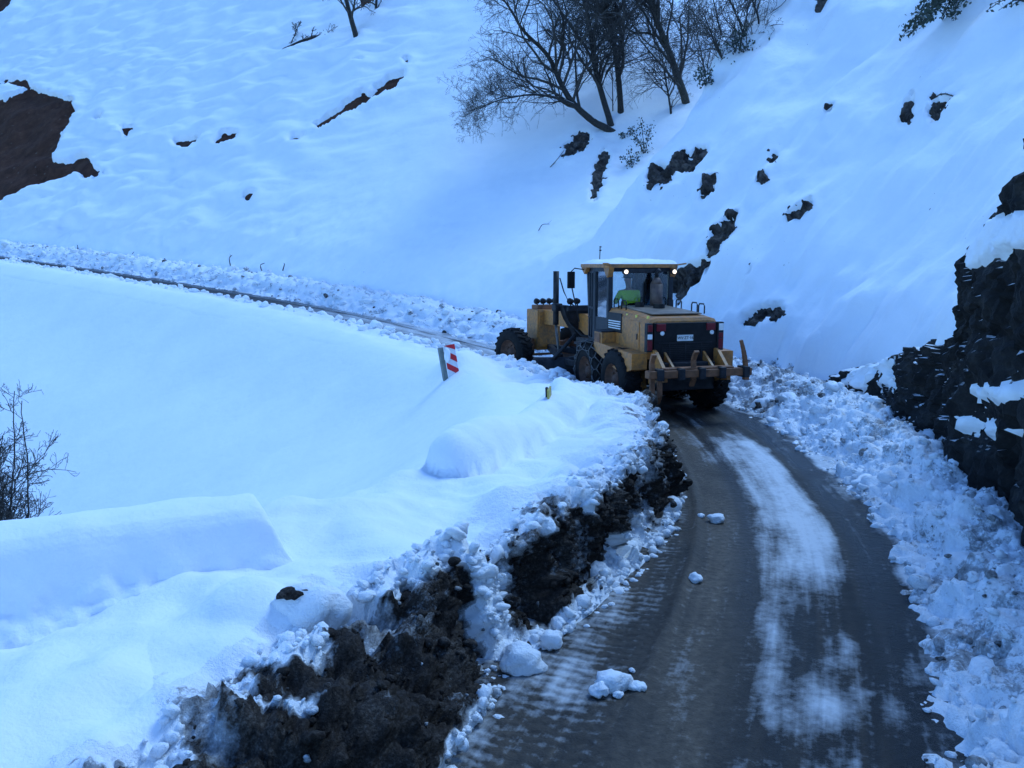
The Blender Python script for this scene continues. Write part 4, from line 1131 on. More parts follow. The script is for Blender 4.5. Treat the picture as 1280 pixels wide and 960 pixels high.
for sd in (-1, 1):
    pane('side_window', [(sd * CW, Y0 + .06, 1.9), (sd * CW, 2.0, 1.9), (sd * CW, 2.0, ZT - .06), (sd * CW, Y0 + .06, ZT - .06)], GLASSD if sd < 0 else GLASS)
    dr = pane('door', [(sd * (CW - .005), 2.10, 1.36), (sd * (FW + .04), Y1 - .06, 1.40), (sd * (FW + .07), Y1 - .06, ZT - .06), (sd * (CW - .005), 2.10, ZT - .06)], GLASSD)
    fr = MB()
    A, B = Vector((sd * (CW + .012), 2.12, 0)), Vector((sd * (FW + .07), Y1 - .08, 0)); md = A.lerp(B, 0.48)
    for p in (A, md, B): fr.bar(p + Vector((0, 0, 1.36)), p + Vector((0, 0, ZT - .08)), 0.05, 0.045)
    for z in (1.36, 2.08, ZT - .08): fr.bar(A + Vector((0, 0, z)), B + Vector((0, 0, z)), 0.04, 0.05)
    f = fr.build('door_frame', CABF, dr)
    MB().bar(md + Vector((sd * .03, 0, 1.86)), md + Vector((sd * .03, 0.14, 1.86)), 0.03, 0.03).build('door_handle', DARK, dr)
pane('windscreen', [(-FW + .04, Y1 + .01, 1.9), (FW - .04, Y1 + .01, 1.9), (FW, Y1 + .01, ZT - .06), (-FW, Y1 + .01, ZT - .06)], GLASS)
# roof with flared corners
rf = MB()
rf.prism([(-0.84, 1.10), (0.84, 1.10), (0.90, 1.25), (0.84, 2.2), (0.74, 3.02), (-0.74, 3.02), (-0.84, 2.2), (-0.90, 1.25)], 2, 3.02, 3.10)
for sd in (-1, 1):
    rf.prism([(1.10, 3.02), (1.42, 3.02), (1.30, 2.86), (1.22, 2.80), (1.16, 2.86)], 0, sd * 0.77 - 0.06, sd * 0.77 + 0.06)
    rf.prism([(2.72, 3.02), (3.04, 3.02), (3.04, 2.98), (2.86, 2.86)], 0, sd * 0.66 - 0.05, sd * 0.66 + 0.05)
    rf.bar((sd * 0.84, 1.1, 3.08), (sd * 0.98, 0.98, 3.11), 0.12, 0.03)
ROOF = rf.build('roof', YEL, CAB)
MB().box((0, 1.16, 2.95), (0.9, 0.10, 0.10), None, 0.02).build('roof_visor', DARK, ROOF)
for x in (-0.46, 0.72):
    lb = MB().tube([(x, 1.10, 2.93), (x, 1.02, 2.93)], 0.065, 16).build('cab_lamp', DARK, ROOF, None, True)
    MB().tube([(x, 1.019, 2.93), (x, 1.008, 2.93)], 0.045, 16).build('lens', LAMP, lb, None, False, 'lit warm white lens')
MB().tube([(-0.45, 2.55, 3.1), (-0.44, 2.55, 3.52)], 0.012, 6).box((-0.435, 2.55, 3.42), (0.05, 0.02, 0.03)).box((-0.43, 2.55, 3.50), (0.05, 0.02, 0.02)).build('antenna', DARK, ROOF)
# exhaust between hood and roof
EX = MB().tube([(0.30, 1.05, 2.1), (0.30, 1.05, 2.66)], 0.14, 18).tube([(0.30, 1.05, 2.66), (0.30, 1.05, 2.80)], [0.14, 0.06], 18).build('muffler', MAROON, GR, None, True)
MB().tube([(0.30, 1.05, 2.78), (0.30, 1.05, 2.90), (0.33, 0.98, 2.97)], 0.05, 12).build('exhaust_pipe', DARK, EX, None, True)
# mirrors
for sd in (-1, 1):
    mr = MB().tube([(sd * 0.66, 2.88, 2.96), (sd * 0.92, 2.96, 3.0), (sd * 1.02, 2.98, 2.90), (sd * 1.0, 2.98, 2.62), (sd * 0.80, 2.92, 1.72)], 0.016, 6).build('mirror_arm', DARK, CAB, None, True)
    MB().box((sd * 1.01, 2.96, 2.72), (0.19, 0.06, 0.40), None, 0.02).build('mirror', BLACK, mr)
# seat, steering column
MB().box((0, 1.72, 1.83), (0.5, 0.48, 0.14), None, 0.04).box((0, 1.46, 2.05), (0.40, 0.08, 0.34), None, 0.03).box((0, 1.78, 1.55), (0.3, 0.3, 0.46)).build('seat', BLACK, CAB)
MB().tube([(0, 2.42, 1.35), (0, 2.32, 1.98)], 0.07, 10).box((0, 2.28, 2.02), (0.42, 0.16, 0.12), None, 0.03).build('steering_column', BLACK, CAB)
# tool box and steps on the left
tbx = MB().box((-0.96, 0.98, 1.46), (0.34, 0.42, 0.34), None, 0.02).build('tool_box', YEL, GR)
MB().box((-0.96, 0.98, 1.645), (0.36, 0.44, 0.03), None, 0.008).build('lid', DARK, tbx)
MB().box((-1.14, 0.98, 1.50), (0.02, 0.30, 0.20), None, 0.004).build('door', RUST, tbx)
MB().box((-0.78, 2.42, 1.22), (0.34, 0.9, 0.05)).box((-0.80, 2.42, 0.92), (0.28, 0.5, 0.04)).bar((-0.80, 2.2, 0.9), (-0.80, 2.2, 1.25), 0.03, 0.03).bar((-0.80, 2.64, 0.9), (-0.80, 2.64, 1.25), 0.03, 0.03).build('step', DARK, GR)
# ---- front frame (steered)
def F(mb, name, mat, parent=GR, sm=False): return mb.build(name, mat, parent, ART, sm)
mb = MB(); mb.prism([(-0.6, 1.15), (-0.4, 1.62), (0.7, 1.84), (2.75, 1.84), (2.75, 1.46), (0.9, 1.44), (0.3, 1.15)], 0, -0.17, 0.17)
FRM = F(mb, 'front_frame', YEL)
mb = MB().box((0, 3.05, 1.30), (0.74, 0.62, 1.12), None, 0.03).box((-0.20, 2.73, 1.32), (0.26, 0.04, 1.0), None, 0.01)
NOSE = F(mb, 'nose_block', YEL)
F(MB().box((0, 2.98, 1.92), (0.66, 0.34, 0.12), None, 0.02), 'lamp_bracket', RUST, NOSE)
F(MB().box((0, 3.0, 0.86), (1.6, 0.22, 0.20), None, 0.03).box((0, 3.0, 1.0), (0.9, 0.16, 0.10)), 'front_axle', RUST)
F(MB().bar((-0.85, 2.84, 0.62), (0.85, 2.84, 0.62), 0.06, 0.06).box((-0.62, 2.9, 0.74), (0.44, 0.12, 0.30), None, 0.02), 'tie_rod', RUST)
for par, (y, z, xs) in ((NOSE, (2.92, 2.08, (-0.28, -0.08, 0.12, 0.3))), (FRM, (0.92, 2.16, (-0.44, -0.24, 0.24, 0.44)))):
    for x in xs:
        h = F(MB().tube([(x, y - 0.05, z), (x, y + 0.05, z)], [0.065, 0.085], 14).tube([(x, y, z - 0.14), (x, y, z - 0.05)], 0.02, 6), 'headlight', BLACK, par, True)
F(MB().box((0, 0.92, 1.98), (1.12, 0.16, 0.14), None, 0.02), 'lamp_bar', DARK, FRM)
# blade lift saddle
mb = MB()
mb.prism([(-0.66, 2.06), (-0.5, 1.7), (-0.26, 1.35), (-0.2, 1.2), (0.2, 1.2), (0.26, 1.35), (0.5, 1.7), (0.66, 2.06), (0.5, 2.06), (0.2, 1.95), (-0.2, 1.95), (-0.5, 2.06)], 1, 0.95, 1.18)
SAD = F(mb, 'lift_saddle', DARK)
for sd in (-1, 1):
    c = F(MB().tube([(sd * 0.66, 1.28, 2.92), (sd * 0.66, 1.28, 1.55)], 0.075, 14).box((sd * 0.66, 1.22, 2.0), (0.22, 0.2, 0.2), None, 0.03), 'lift_cylinder', DARK, SAD, True)
    F(MB().tube([(sd * 0.66, 1.28, 1.55), (sd * 0.66, 1.10, 0.75)], 0.035, 10), 'piston_rod', CHAIN, c, True)
    F(MB().tube([(sd * 0.60, 1.20, 2.75), (sd * 0.50, 1.16, 2.4), (sd * 0.38, 1.10, 2.12), (sd * 0.2, 1.0, 2.0)], 0.018, 6), 'hydraulic_hose', BLACK, c, True)
    F(MB().bar((sd * 0.62, 1.1, 0.72), (0, 2.7, 0.82), 0.14, 0.16, 0.02), 'drawbar', DARK)
F(MB().tube([(0.3, 1.1, 1.7), (-0.95, 0.9, 0.72)], 0.05, 10), 'side_shift_cylinder', DARK, GR, True)
mb = MB(); c0 = Vector((0, 0.35, 0.66)); n = 36
for k in range(n):
    a0, a1 = 2 * math.pi * k / n, 2 * math.pi * (k + 1) / n
    mb.bar(c0 + Vector((0.76 * math.cos(a0), 0.76 * math.sin(a0), 0)), c0 + Vector((0.76 * math.cos(a1), 0.76 * math.sin(a1), 0)), 0.10, 0.13)
F(mb, 'circle', DARK)
# mouldboard: curved blade across, angled
mb = MB(); n = 10; prof = []
for k in range(n + 1):
    a = math.radians(-55 + 110 * k / n); prof.append((0.42 * (1 - math.cos(a)) , 0.36 + 0.36 * math.sin(a) / math.sin(math.radians(55))))
th = 0.03
poly = [(y, z) for y, z in prof] + [(y - th, z) for y, z in prof[::-1]]
mb.prism(poly, 0, -1.75, 1.75)
R = ART @ Matrix.Translation((0.1, 0.25, 0.03)) @ Matrix.Rotation(math.radians(-28), 4, 'Z')
mb.build('mouldboard', DARK, GR, R)
for x in (-0.5, 0.5):
    F(MB().bar((x, 0.3, 0.62), (x, 0.0, 0.25), 0.10, 0.12, 0.01), 'blade_arm', DARK)
for (a, b, m_) in (((-0.3, -0.3, 1.2), (-0.45, 0.9, 1.0), BLACK), ((0.3, -0.3, 1.2), (0.4, 0.9, 1.1), BLACK), ((-0.18, 0.2, 1.3), (-0.4, 1.0, 1.6), BLACK)):
    F(MB().tube([a, ((a[0] + b[0]) / 2, (a[1] + b[1]) / 2, (a[2] + b[2]) / 2 - 0.15), b], 0.03, 8), 'hydraulic_hose', m_, GR, True)
F(MB().box((0, -0.35, 1.0), (0.6, 0.5, 0.5), None, 0.03).box((-0.45, 0.15, 1.12), (0.3, 0.5, 0.34), None, 0.02), 'articulation_joint', DARK)

# snow lying on the roof
def roof_snow():
    xs, ys = np.linspace(-0.92, 0.92, 60), np.linspace(1.08, 3.05, 64)
    x, y = np.meshgrid(xs, ys, indexing='ij')
    hw = np.interp(y, [1.1, 1.25, 2.2, 3.02], [0.82, 0.88, 0.82, 0.72])
    d = np.minimum(hw - np.abs(x), np.minimum(y - 1.13, 2.98 - y))
    P = np.stack([x, y, 0 * x], -1).reshape(-1, 3)
    d = d + 0.05 * fbm(P, 0.3, 3, 201).reshape(x.shape)
    h = 0.11 * np.sqrt(np.clip(d / 0.25, 0, 1)) * (0.9 + 0.7 * fbm(P, 0.7, 3, 202).reshape(x.shape)) 
    V = np.stack([x, y, 3.103 + h], -1).reshape(-1, 3)
    keep = d > 0
    F_ = grid_faces(60, 64, keep); V, F_ = compact(V, F_)
    M = Matrix.Translation((3.25, 17.8, 0)) @ Matrix.Rotation(GH, 4, 'Z')
    V = V @ np.array(M.to_3x3()).T + np.array(M.translation)
    tag(mesh_np('roof_snow', V, F_, snow_m), 'thin layer of snow lying on the grader cab roof', 'snow')
roof_snow()

# ---------------------------------------------------------------- driver
def driver():
    HV = simple('hi_vis_cloth', (0.55, 0.88, 0.04), 0.8, 0, 0.12, 8)
    HV.node_tree.nodes['Principled BSDF'].inputs['Roughness'].default_value = 0.85
    SK = simple('skin', (0.42, 0.24, 0.17), 0.6); TR = simple('dark_cloth', (0.02, 0.022, 0.03), 0.9); CAPM = simple('cap_cloth', (0.02, 0.03, 0.03), 0.9)
    def skin(name, verts, edges, rad, mat, parent, sub=2):
        me = bpy.data.meshes.new(name); me.from_pydata(verts, edges, [])
        o = link(name, me, mat, parent)
        md = o.modifiers.new('s', 'SKIN')
        for i, r in enumerate(rad): me.skin_vertices[0].data[i].radius = r if hasattr(r, '__len__') else (r, r)
        me.skin_vertices[0].data[0].use_root = True
        sb = o.modifiers.new('u', 'SUBSURF'); sb.levels = sub; sb.render_levels = sub
        dg = bpy.context.evaluated_depsgraph_get(); m2 = bpy.data.meshes.new_from_object(o.evaluated_get(dg))
        o.modifiers.clear(); o.data = m2
        for p in m2.polygons: p.use_smooth = True
        m2.materials.clear(); m2.materials.append(mat)
        return o
    # local: x right, y forward; seat top at z = 0, root placed on the seat
    body_v = [(0, 0, 0.10), (0, 0.0, 0.30), (0, 0.02, 0.48), (0, 0.03, 0.58), (0, 0.05, 0.68), (0, 0.08, 0.80), (0, 0.07, 0.90),
              (-0.20, 0.02, 0.50), (-0.27, 0.12, 0.30), (-0.17, 0.36, 0.30), (-0.12, 0.46, 0.34), (0.20, 0.02, 0.50), (0.27, 0.12, 0.30), (0.17, 0.36, 0.30), (0.12, 0.46, 0.34),
              (-0.11, 0.05, 0.08), (-0.13, 0.42, 0.08), (-0.13, 0.46, -0.32), (-0.13, 0.56, -0.36), (0.11, 0.05, 0.08), (0.13, 0.42, 0.08), (0.13, 0.46, -0.32), (0.13, 0.56, -0.36)]
    body_e = [(0, 1), (1, 2), (2, 3), (3, 4), (4, 5), (5, 6), (2, 7), (7, 8), (8, 9), (9, 10), (2, 11), (11, 12), (12, 13), (13, 14), (0, 15), (15, 16), (16, 17), (17, 18), (0, 19), (19, 20), (20, 21), (21, 22)]
    rad = [(0.17, 0.12), (0.16, 0.11), (0.17, 0.11), (0.065, 0.065), (0.06, 0.065), (0.085, 0.105), (0.06, 0.08), 0.075, 0.055, 0.042, 0.036, 0.075, 0.055, 0.042, 0.036, 0.09, 0.07, 0.05, 0.04, 0.09, 0.07, 0.05, 0.04]
    M = Matrix.Translation((3.25, 17.8, 0)) @ Matrix.Rotation(GH, 4, 'Z') @ Matrix.Translation((-0.10, 1.62, 1.95))
    root = empty('person', M.translation, GH)
    tag(root, 'person in dark cap and bright hi-vis jacket driving the grader', 'person')
    skin('body', body_v, body_e, rad, SK, root)
    jv = [(0, 0, 0.06), (0, 0, 0.30), (0, 0.02, 0.49), (0, 0.025, 0.555), (-0.21, 0.02, 0.50), (-0.28, 0.12, 0.29), (-0.18, 0.34, 0.295), (0.21, 0.02, 0.50), (0.28, 0.12, 0.29), (0.18, 0.34, 0.295)]
    je = [(0, 1), (1, 2), (2, 3), (2, 4), (4, 5), (5, 6), (2, 7), (7, 8), (8, 9)]
    jr = [(0.165, 0.13), (0.16, 0.125), (0.165, 0.12), 0.085, 0.08, 0.066, 0.054, 0.08, 0.066, 0.054]
    skin('jacket', jv, je, jr, HV, root)
    tv = [(0, 0.02, 0.09), (-0.11, 0.06, 0.08), (-0.13, 0.42, 0.085), (-0.13, 0.46, -0.30), (0.11, 0.06, 0.08), (0.13, 0.42, 0.085), (0.13, 0.46, -0.30)]
    skin('trousers', tv, [(0, 1), (1, 2), (2, 3), (0, 4), (4, 5), (5, 6)], [(0.185, 0.135), 0.10, 0.082, 0.06, 0.10, 0.082, 0.06], TR, root)
    cp = MB().lathe([(0.0, 0.112), (0.05, 0.112), (0.10, 0.09), (0.13, 0.05), (0.135, 0.001)], (0, 0, 0), 20)
    cp.box((0.005, 0.13, 0), (0.012, 0.12, 0.16), None, 0.005)
    cp.build('cap', CAPM, root, Matrix.Translation((0, 0.07, 0.83)) @ Matrix(((0, 0, 1, 0), (0, 1, 0, 0), (1, 0, 0, 0), (0, 0, 0, 1))), True)
    for sx in (-1, 1):
        MB().tube([(sx * 0.034, 0.165, 0.80), (sx * 0.034, 0.178, 0.80)], 0.012, 8).build('eye', TR, root, None, True)
        MB().tube([(sx * 0.088, 0.06, 0.77), (sx * 0.098, 0.055, 0.80), (sx * 0.088, 0.06, 0.82)], 0.014, 6).build('ear', SK, root, None, True)
    MB().tube([(0, 0.17, 0.80), (0, 0.205, 0.765), (0, 0.17, 0.755)], [0.010, 0.016, 0.012], 8).build('nose', SK, root, None, True)
    MB().tube([(-0.03, 0.165, 0.72), (0, 0.175, 0.718), (0.03, 0.165, 0.72)], 0.007, 6).build('mouth', SK, root, None, True)
driver()
# ---------------------------------------------------------------- trees and shrubs
def bark_mat(name, col, snow=True):
    m, nt, b = nodes_mat(name)
    p = pos(nt)
    c = ramp(nt, noise(nt, 12.0, 5, 0.65, p), [(0.3, tuple(np.array(col) * 0.5)), (0.7, tuple(np.array(col) * 1.4))])
    if snow:
        g = N(nt, 'ShaderNodeNewGeometry'); sx = N(nt, 'ShaderNodeSeparateXYZ'); nt.links.new(g.outputs['Normal'], sx.inputs[0])
        up = math_n(nt, 'ADD', sx.outputs[2], math_n(nt, 'MULTIPLY', math_n(nt, 'SUBTRACT', noise(nt, 3.0, 4, 0.6, p), 0.5), 1.2))
        c = mixc(nt, ramp(nt, up, [(0.72, 0.0), (0.88, 1.0)]), c, (0.8, 0.82, 0.85))
    nt.links.new(c, b.inputs['Base Color']); b.inputs['Roughness'].default_value = 0.9
    bump(nt, b, noise(nt, 30.0, 5, 0.65, p), 0.6, 0.02)
    return m
BARK = bark_mat('bark', (0.030, 0.027, 0.025)); TWIG = bark_mat('twig_bark', (0.055, 0.048, 0.042), False); LICH = bark_mat('lichen_bark', (0.055, 0.052, 0.042))
LEAF = simple('evergreen_leaf', (0.030, 0.048, 0.032), 0.6, 0, 0.5, 3, 0, False)
class Tubes:
    def __init__(s): s.V, s.F, s.n = [], [], 0
    def add(s, pts, rad, k=5):
        pts = np.asarray(pts, float); m = len(pts)
        t = np.gradient(pts, axis=0); t /= np.linalg.norm(t, axis=1, keepdims=True) + 1e-9
        ref = np.where(np.abs(t[:, 2:3]) < 0.9, np.array([[0, 0, 1.0]]), np.array([[1.0, 0, 0]]))
        x = np.cross(t, ref); x /= np.linalg.norm(x, axis=1, keepdims=True) + 1e-9; y = np.cross(x, t)
        a = 2 * np.pi * np.arange(k) / k
        ring = pts[:, None] + (x[:, None] * np.cos(a)[None, :, None] + y[:, None] * np.sin(a)[None, :, None]) * np.asarray(rad)[:, None, None]
        s.V.append(ring.reshape(-1, 3))
        i, j = np.meshgrid(np.arange(m - 1), np.arange(k), indexing='ij')
        q = np.stack([i * k + j, i * k + (j + 1) % k, (i + 1) * k + (j + 1) % k, (i + 1) * k + j], -1).reshape(-1, 4)
        s.F.append(q + s.n); s.n += m * k
    def build(s, name, mat, parent): return mesh_np(name, np.vstack(s.V), np.vstack(s.F), mat, parent)
def resample(P, n):
    P = np.asarray(P, float); P = catmull(P, 8)
    l = np.concatenate([[0], np.cumsum(np.linalg.norm(np.diff(P, axis=0), axis=1))])
    u = np.linspace(0, l[-1], n); return np.stack([np.interp(u, l, P[:, k]) for k in range(3)], 1), l[-1]
def branchlet(rng, p0, d0, L, seg, wob, bend):
    pts = [p0]; d = d0 / np.linalg.norm(d0)
    for i in range(seg):
        d = d + rng.normal(0, wob, 3) + bend / seg; d /= np.linalg.norm(d); pts.append(pts[-1] + d * L / seg)
    return np.array(pts)
def grow(tb, rng, pts, rad, L, level, cfg):
    if level >= cfg['levels']: return
    n = max(2, int(cfg['n'][level] * rng.uniform(0.8, 1.2)))
    m = len(pts)
    for u in np.sort(rng.uniform(cfg['start'][level], 1.0, n)):
        f = u * (m - 1); i = min(int(f), m - 2); p = pts[i] + (pts[i + 1] - pts[i]) * (f - i)
        t = pts[i + 1] - pts[i]; t /= np.linalg.norm(t) + 1e-9
        r = rng.normal(size=3); r -= t * (r @ t); r /= np.linalg.norm(r)
        ang = rng.uniform(0.55, 1.15)
        d = t * math.cos(ang) + r * math.sin(ang) + cfg['up'][level]
        l = L * cfg['ratio'][level] * (1.15 - 0.6 * u) * rng.uniform(0.6, 1.25)
        q = branchlet(rng, p, d, l, 6 if level < 2 else 4, cfg['wob'], cfg['bend'][level])
        r0 = min(np.interp(f, np.arange(m), rad) * 0.62, cfg['rmax'][level])
        rr = np.linspace(r0, max(r0 * 0.25, cfg['rmin']), len(q))
        tb.add(q, rr, 5 if level == 0 else (4 if level == 1 else 3))
        grow(tb, rng, q, rr, l, level + 1, cfg)
CFG = dict(levels=4, n=(20, 9, 7, 6), start=(0.22, 0.15, 0.12, 0.15), ratio=(0.54, 0.6, 0.58, 0.58), wob=0.22, rmin=0.0060, rmax=(0.08, 0.035, 0.02, 0.012),
           up=(np.array([0, 0, 0.35]), np.array([0, 0, 0.15]), np.array([0, 0, 0.05]), np.array([0, 0, 0.0])),
           bend=(np.array([0, 0, 0.3]), np.array([0, 0, 0.1]), np.array([0, 0, -0.1]), np.array([0, 0, -0.1])))
def px_path(base_px, pts_px, offs=None, D=None, sink=0.35):
    """base on the slope (ray meets the ground), the rest of the stem at about that distance"""
    c = cast_hill(*base_px)
    D0 = c[3] if D is None else D
    P = [at_depth(base_px[0], base_px[1], D0)]
    P[0] = P[0] + np.array([0, 0, 0.0])
    for i, (x, y) in enumerate(pts_px): P.append(at_depth(x, y, D0 + (offs[i] if offs else 0)))
    d = P[0] - P[1]; d /= np.linalg.norm(d)
    return np.vstack([P[0] + d * 0.15 - np.array([0, 0, sink + 0.5 * (sink > 0.12)]), np.array(P)])
def tree(name, label, stems, seed, cat='tree', group=None, cfg=CFG, mat=None, **over):
    rng = np.random.default_rng(seed); cfg = dict(cfg, **over)
    base = stems[0][0][0]
    root = empty(name, tuple(base)); tag(root, label, cat, group)
    tt, tc = Tubes(), Tubes()
    for path, r0, r1 in stems:
        q, L = resample(path, 22)
        q = q + np.cumsum(rng.normal(0, 0.012, q.shape), axis=0) * np.linspace(0, 1, len(q))[:, None]
        rad = np.linspace(r0, r1, len(q)); rad[:3] *= np.array([1.35, 1.2, 1.08])
        tt.add(q, rad, 9); grow(tc, rng, q, rad, L, 0, cfg)
    for nme, tb_, m_ in (('trunk', tt, mat or BARK), ('crown', tc, TWIG)):
        o = tb_.build(nme, m_, root); o.matrix_parent_inverse = Matrix.Translation(-Vector(base))
    return root
g = 'bare trees in the gully above the road'
tree('bare_tree', 'bare tree leaning far over the snow slope, low limb spreading outwards',
     [(px_path((766, 166), [(742, 152), (716, 128), (700, 100), (685, 68), (655, 38), (640, 14), (622, -12)], [0, -.2, -.4, -.5, -.7, -.9, -1.0]), 0.21, 0.035),
      (px_path((722, 134), [(700, 124), (668, 119), (640, 123), (612, 131), (588, 143)], [-.3, -.6, -.8, -1, -1.1], D=cast_hill(766, 166)[3] - .2, sink=0.1), 0.085, 0.012)], 11, group=g, n=(20, 10, 6, 4), start=(0.28, 0.15, 0.1, 0.1))
tree('bare_tree', 'straight bare trunk rising from the base of the leaning tree',
     [(px_path((764, 158), [(753, 120), (744, 85), (739, 45), (733, 12), (722, -30), (715, -70)]), 0.18, 0.06)], 12, group=g)
tree('bare_tree', 'dark bare tree forking into two stems behind the leaning tree',
     [(px_path((776, 142), [(774, 110), (771, 85), (766, 55), (757, 20), (748, -30), (742, -70)]), 0.18, 0.05), (px_path((773, 96), [(779, 78), (777, 45), (770, 10), (766, -40)], D=cast_hill(776, 142)[3], sink=0.1), 0.10, 0.04)], 13, group=g)
tree('bare_tree', 'lichen-grey bare tree with thick trunk standing behind the spur edge',
     [(px_path((858, 130), [(848, 98), (838, 68), (826, 36), (816, 8), (806, -30), (800, -70)], sink=0.8), 0.23, 0.09)], 14, group=g, mat=LICH)
tree('bare_tree', 'slender young bare tree between the forked and the thick tree',
     [(px_path((839, 145), [(836, 122), (832, 100), (826, 70), (815, 40)], sink=0.5), 0.07, 0.015)], 15, group=g, n=(20, 8, 5, 3), ratio=(0.5, 0.5, 0.5, 0.5))
tree('sapling', 'thin straight bare sapling beside the forked tree', [(px_path((766, 141), [(766, 110), (765, 85), (768, 50)]), 0.035, 0.012)], 16, group=g, n=(6, 4, 3, 2))
tree('sapling', 'thin bare sapling on the slope beyond the thick tree', [(px_path((902, 46), [(896, 20), (890, -10), (885, -40)]), 0.06, 0.02)], 17, group=g, n=(9, 6, 4, 3), ratio=(0.6, 0.5, 0.5, 0.5))
tree('bare_shrub', 'tangled bare shrub behind the top of the spur', [(px_path((948, 30), [(942, 8), (930, -20)], sink=1.0), 0.06, 0.02), (px_path((930, 50), [(920, 20), (905, -15)], sink=1.0), 0.05, 0.02)], 18, cat='shrub', n=(12, 7, 5, 3), ratio=(0.75, 0.55, 0.5, 0.5))
tree('bare_tree', 'small distant bare tree high on the far hillside', [(px_path((445, 46), [(440, 28), (434, 5), (428, -25), (424, -60)]), 0.22, 0.07)], 19, n=(14, 7, 4, 3), rmin=0.012, start=(0.2, 0.2, 0.15, 0.2))
tree('bare_tree', 'thin distant stem beside the small distant tree', [(px_path((470, 11), [(471, -5), (474, -30)]), 0.12, 0.06)], 20, n=(6, 4, 3, 2), rmin=0.012)
tree('fallen_branch', 'dark fallen branch lying on the snow by the small distant tree', [(px_path((357, 62), [(366, 57), (378, 51), (390, 47), (405, 43), (419, 42)], [-.1, -.2, -.3, -.4, -.4], sink=0.05), 0.16, 0.03), (px_path((364, 54), [(369, 42), (373, 30)], sink=0.2), 0.07, 0.02)], 21, cat='branch', levels=3, n=(10, 5, 4), ratio=(0.32, 0.5, 0.5), rmin=0.012)
tree('bare_shrub', 'bare shrub thicket on the gully slope above the leafy shrub behind the spur', [(px_path((905, 80), [(893, 50), (880, 15)], sink=0.8), 0.06, 0.02), (px_path((880, 90), [(874, 60), (866, 25)], sink=0.8), 0.05, 0.02), (px_path((925, 62), [(930, 30), (938, -5)], sink=0.8), 0.05, 0.02)], 23, cat='shrub', n=(14, 8, 5, 3), ratio=(0.7, 0.55, 0.5, 0.5))
# bush at the ravine edge, left
bp = at_depth(-6, 700, 10.5); bp[2] -= 0.6
brng = np.random.default_rng(5); st = []
for k in range(20):
    a = brng.uniform(0, 2 * np.pi); rr = brng.uniform(0.1, 0.62)
    tip = bp + np.array([rr * math.cos(a) + 0.05, rr * math.sin(a), brng.uniform(1.5, 2.75)])
    st.append((np.vstack([bp + brng.normal(0, 0.04, 3), bp * 0.6 + tip * 0.4 + brng.normal(0, 0.08, 3), tip]), 0.016, 0.005))
tree('bare_shrub', 'bare twiggy bush rising behind the snow drift at the ravine edge', st, 22, cat='shrub', levels=3, n=(13, 6, 4), ratio=(0.30, 0.5, 0.5), rmin=0.0032, rmax=(0.008, 0.006, 0.004), start=(0.2, 0.15, 0.1), up=(np.array([0, 0, 0.3]),) * 3, bend=(np.array([0, 0, 0.2]),) * 3)

def leafy(name, label, base, stems, leaf, nleaf, seed, cat='shrub', spread=0.12, group=None):
    """stems: list of world polylines; leaves are small bent faces round them"""
    rng = np.random.default_rng(seed)
    root = empty(name, tuple(base)); tag(root, label, cat, group)
    tb = Tubes(); V, F = [], []; n = 0
    for P in stems:
        q, L = resample(P, 12); tb.add(q, np.linspace(0.025, 0.006, 12), 4)
        for k in range(nleaf):
            u = rng.uniform(0.12, 1.0); f = u * 11; i = min(int(f), 10); p = q[i] + (q[i + 1] - q[i]) * (f - i)
            p = p + rng.normal(0, spread * (1.1 - 0.7 * u), 3)
            a = rng.normal(size=3) + np.array([0, 0, -0.3]); a /= np.linalg.norm(a); b = np.cross(a, rng.normal(size=3)); b /= np.linalg.norm(b)
            l = leaf * rng.uniform(0.6, 1.4); c = np.cross(a, b)
            V += [p, p + a * l * 0.5 + b * l * 0.28 + c * l * 0.08, p + a * l, p + a * l * 0.5 - b * l * 0.28 + c * l * 0.08]
            F.append((n, n + 1, n + 2, n + 3)); n += 4
    o = tb.build('stem', TWIG, root); o.matrix_parent_inverse = Matrix.Translation(-Vector(base))
    o = mesh_np('foliage', V, F, LEAF, root, smooth_=False); o.matrix_parent_inverse = Matrix.Translation(-Vector(base)); o['kind'] = 'stuff'
def ever(px, tips, label, leaf=0.12, nleaf=70, seed=1, dD=-0.4, spread=0.14, sink=0.2, name='evergreen_shrub'):
    c = cast_hill(*px); base = c[0] - np.array([0, 0, sink]); stems = []
    for k, (tx, ty) in enumerate(tips):
        tip = at_depth(tx, ty, c[3] + dD * (1 + 0.3 * k)); mid = (base + tip) / 2 + np.array([0, 0, 0.12 * np.linalg.norm(tip - base)])
        stems.append(np.vstack([base, mid, tip]))
    leafy(name, label, base, stems, leaf, nleaf, seed, spread=spread)
ever((806, 190), [(788, 160), (800, 148), (815, 155), (795, 172)], 'dark leafy shrub below the slender young tree', seed=31, spread=0.2)
ever((790, 205), [(776, 196), (786, 188), (797, 192)], 'small leafy shrub beside the narrow rock rib', seed=32, nleaf=50)
ever((786, 172), [(775, 168), (790, 160)], 'small leafy tuft uphill of the leafy shrubs', seed=33, nleaf=70)
ever((884, 102), [(872, 86), (880, 82), (890, 85), (868, 94)], 'leafy shrub behind the edge of the spur', seed=34, nleaf=50)
ever((935, 62), [(905, 52), (918, 42), (930, 30), (900, 62)], 'wide leafy shrub high behind the spur', seed=35, nleaf=70, spread=0.3)
ever((1222, -48), [(1198, 6), (1180, 18), (1160, 26), (1142, 38), (1127, 46), (1190, 22), (1170, 8), (1152, 30), (1205, 0)], 'drooping dark evergreen bough over the upper snow slope', leaf=0.12, nleaf=380, seed=36, dD=-0.9, spread=0.15)
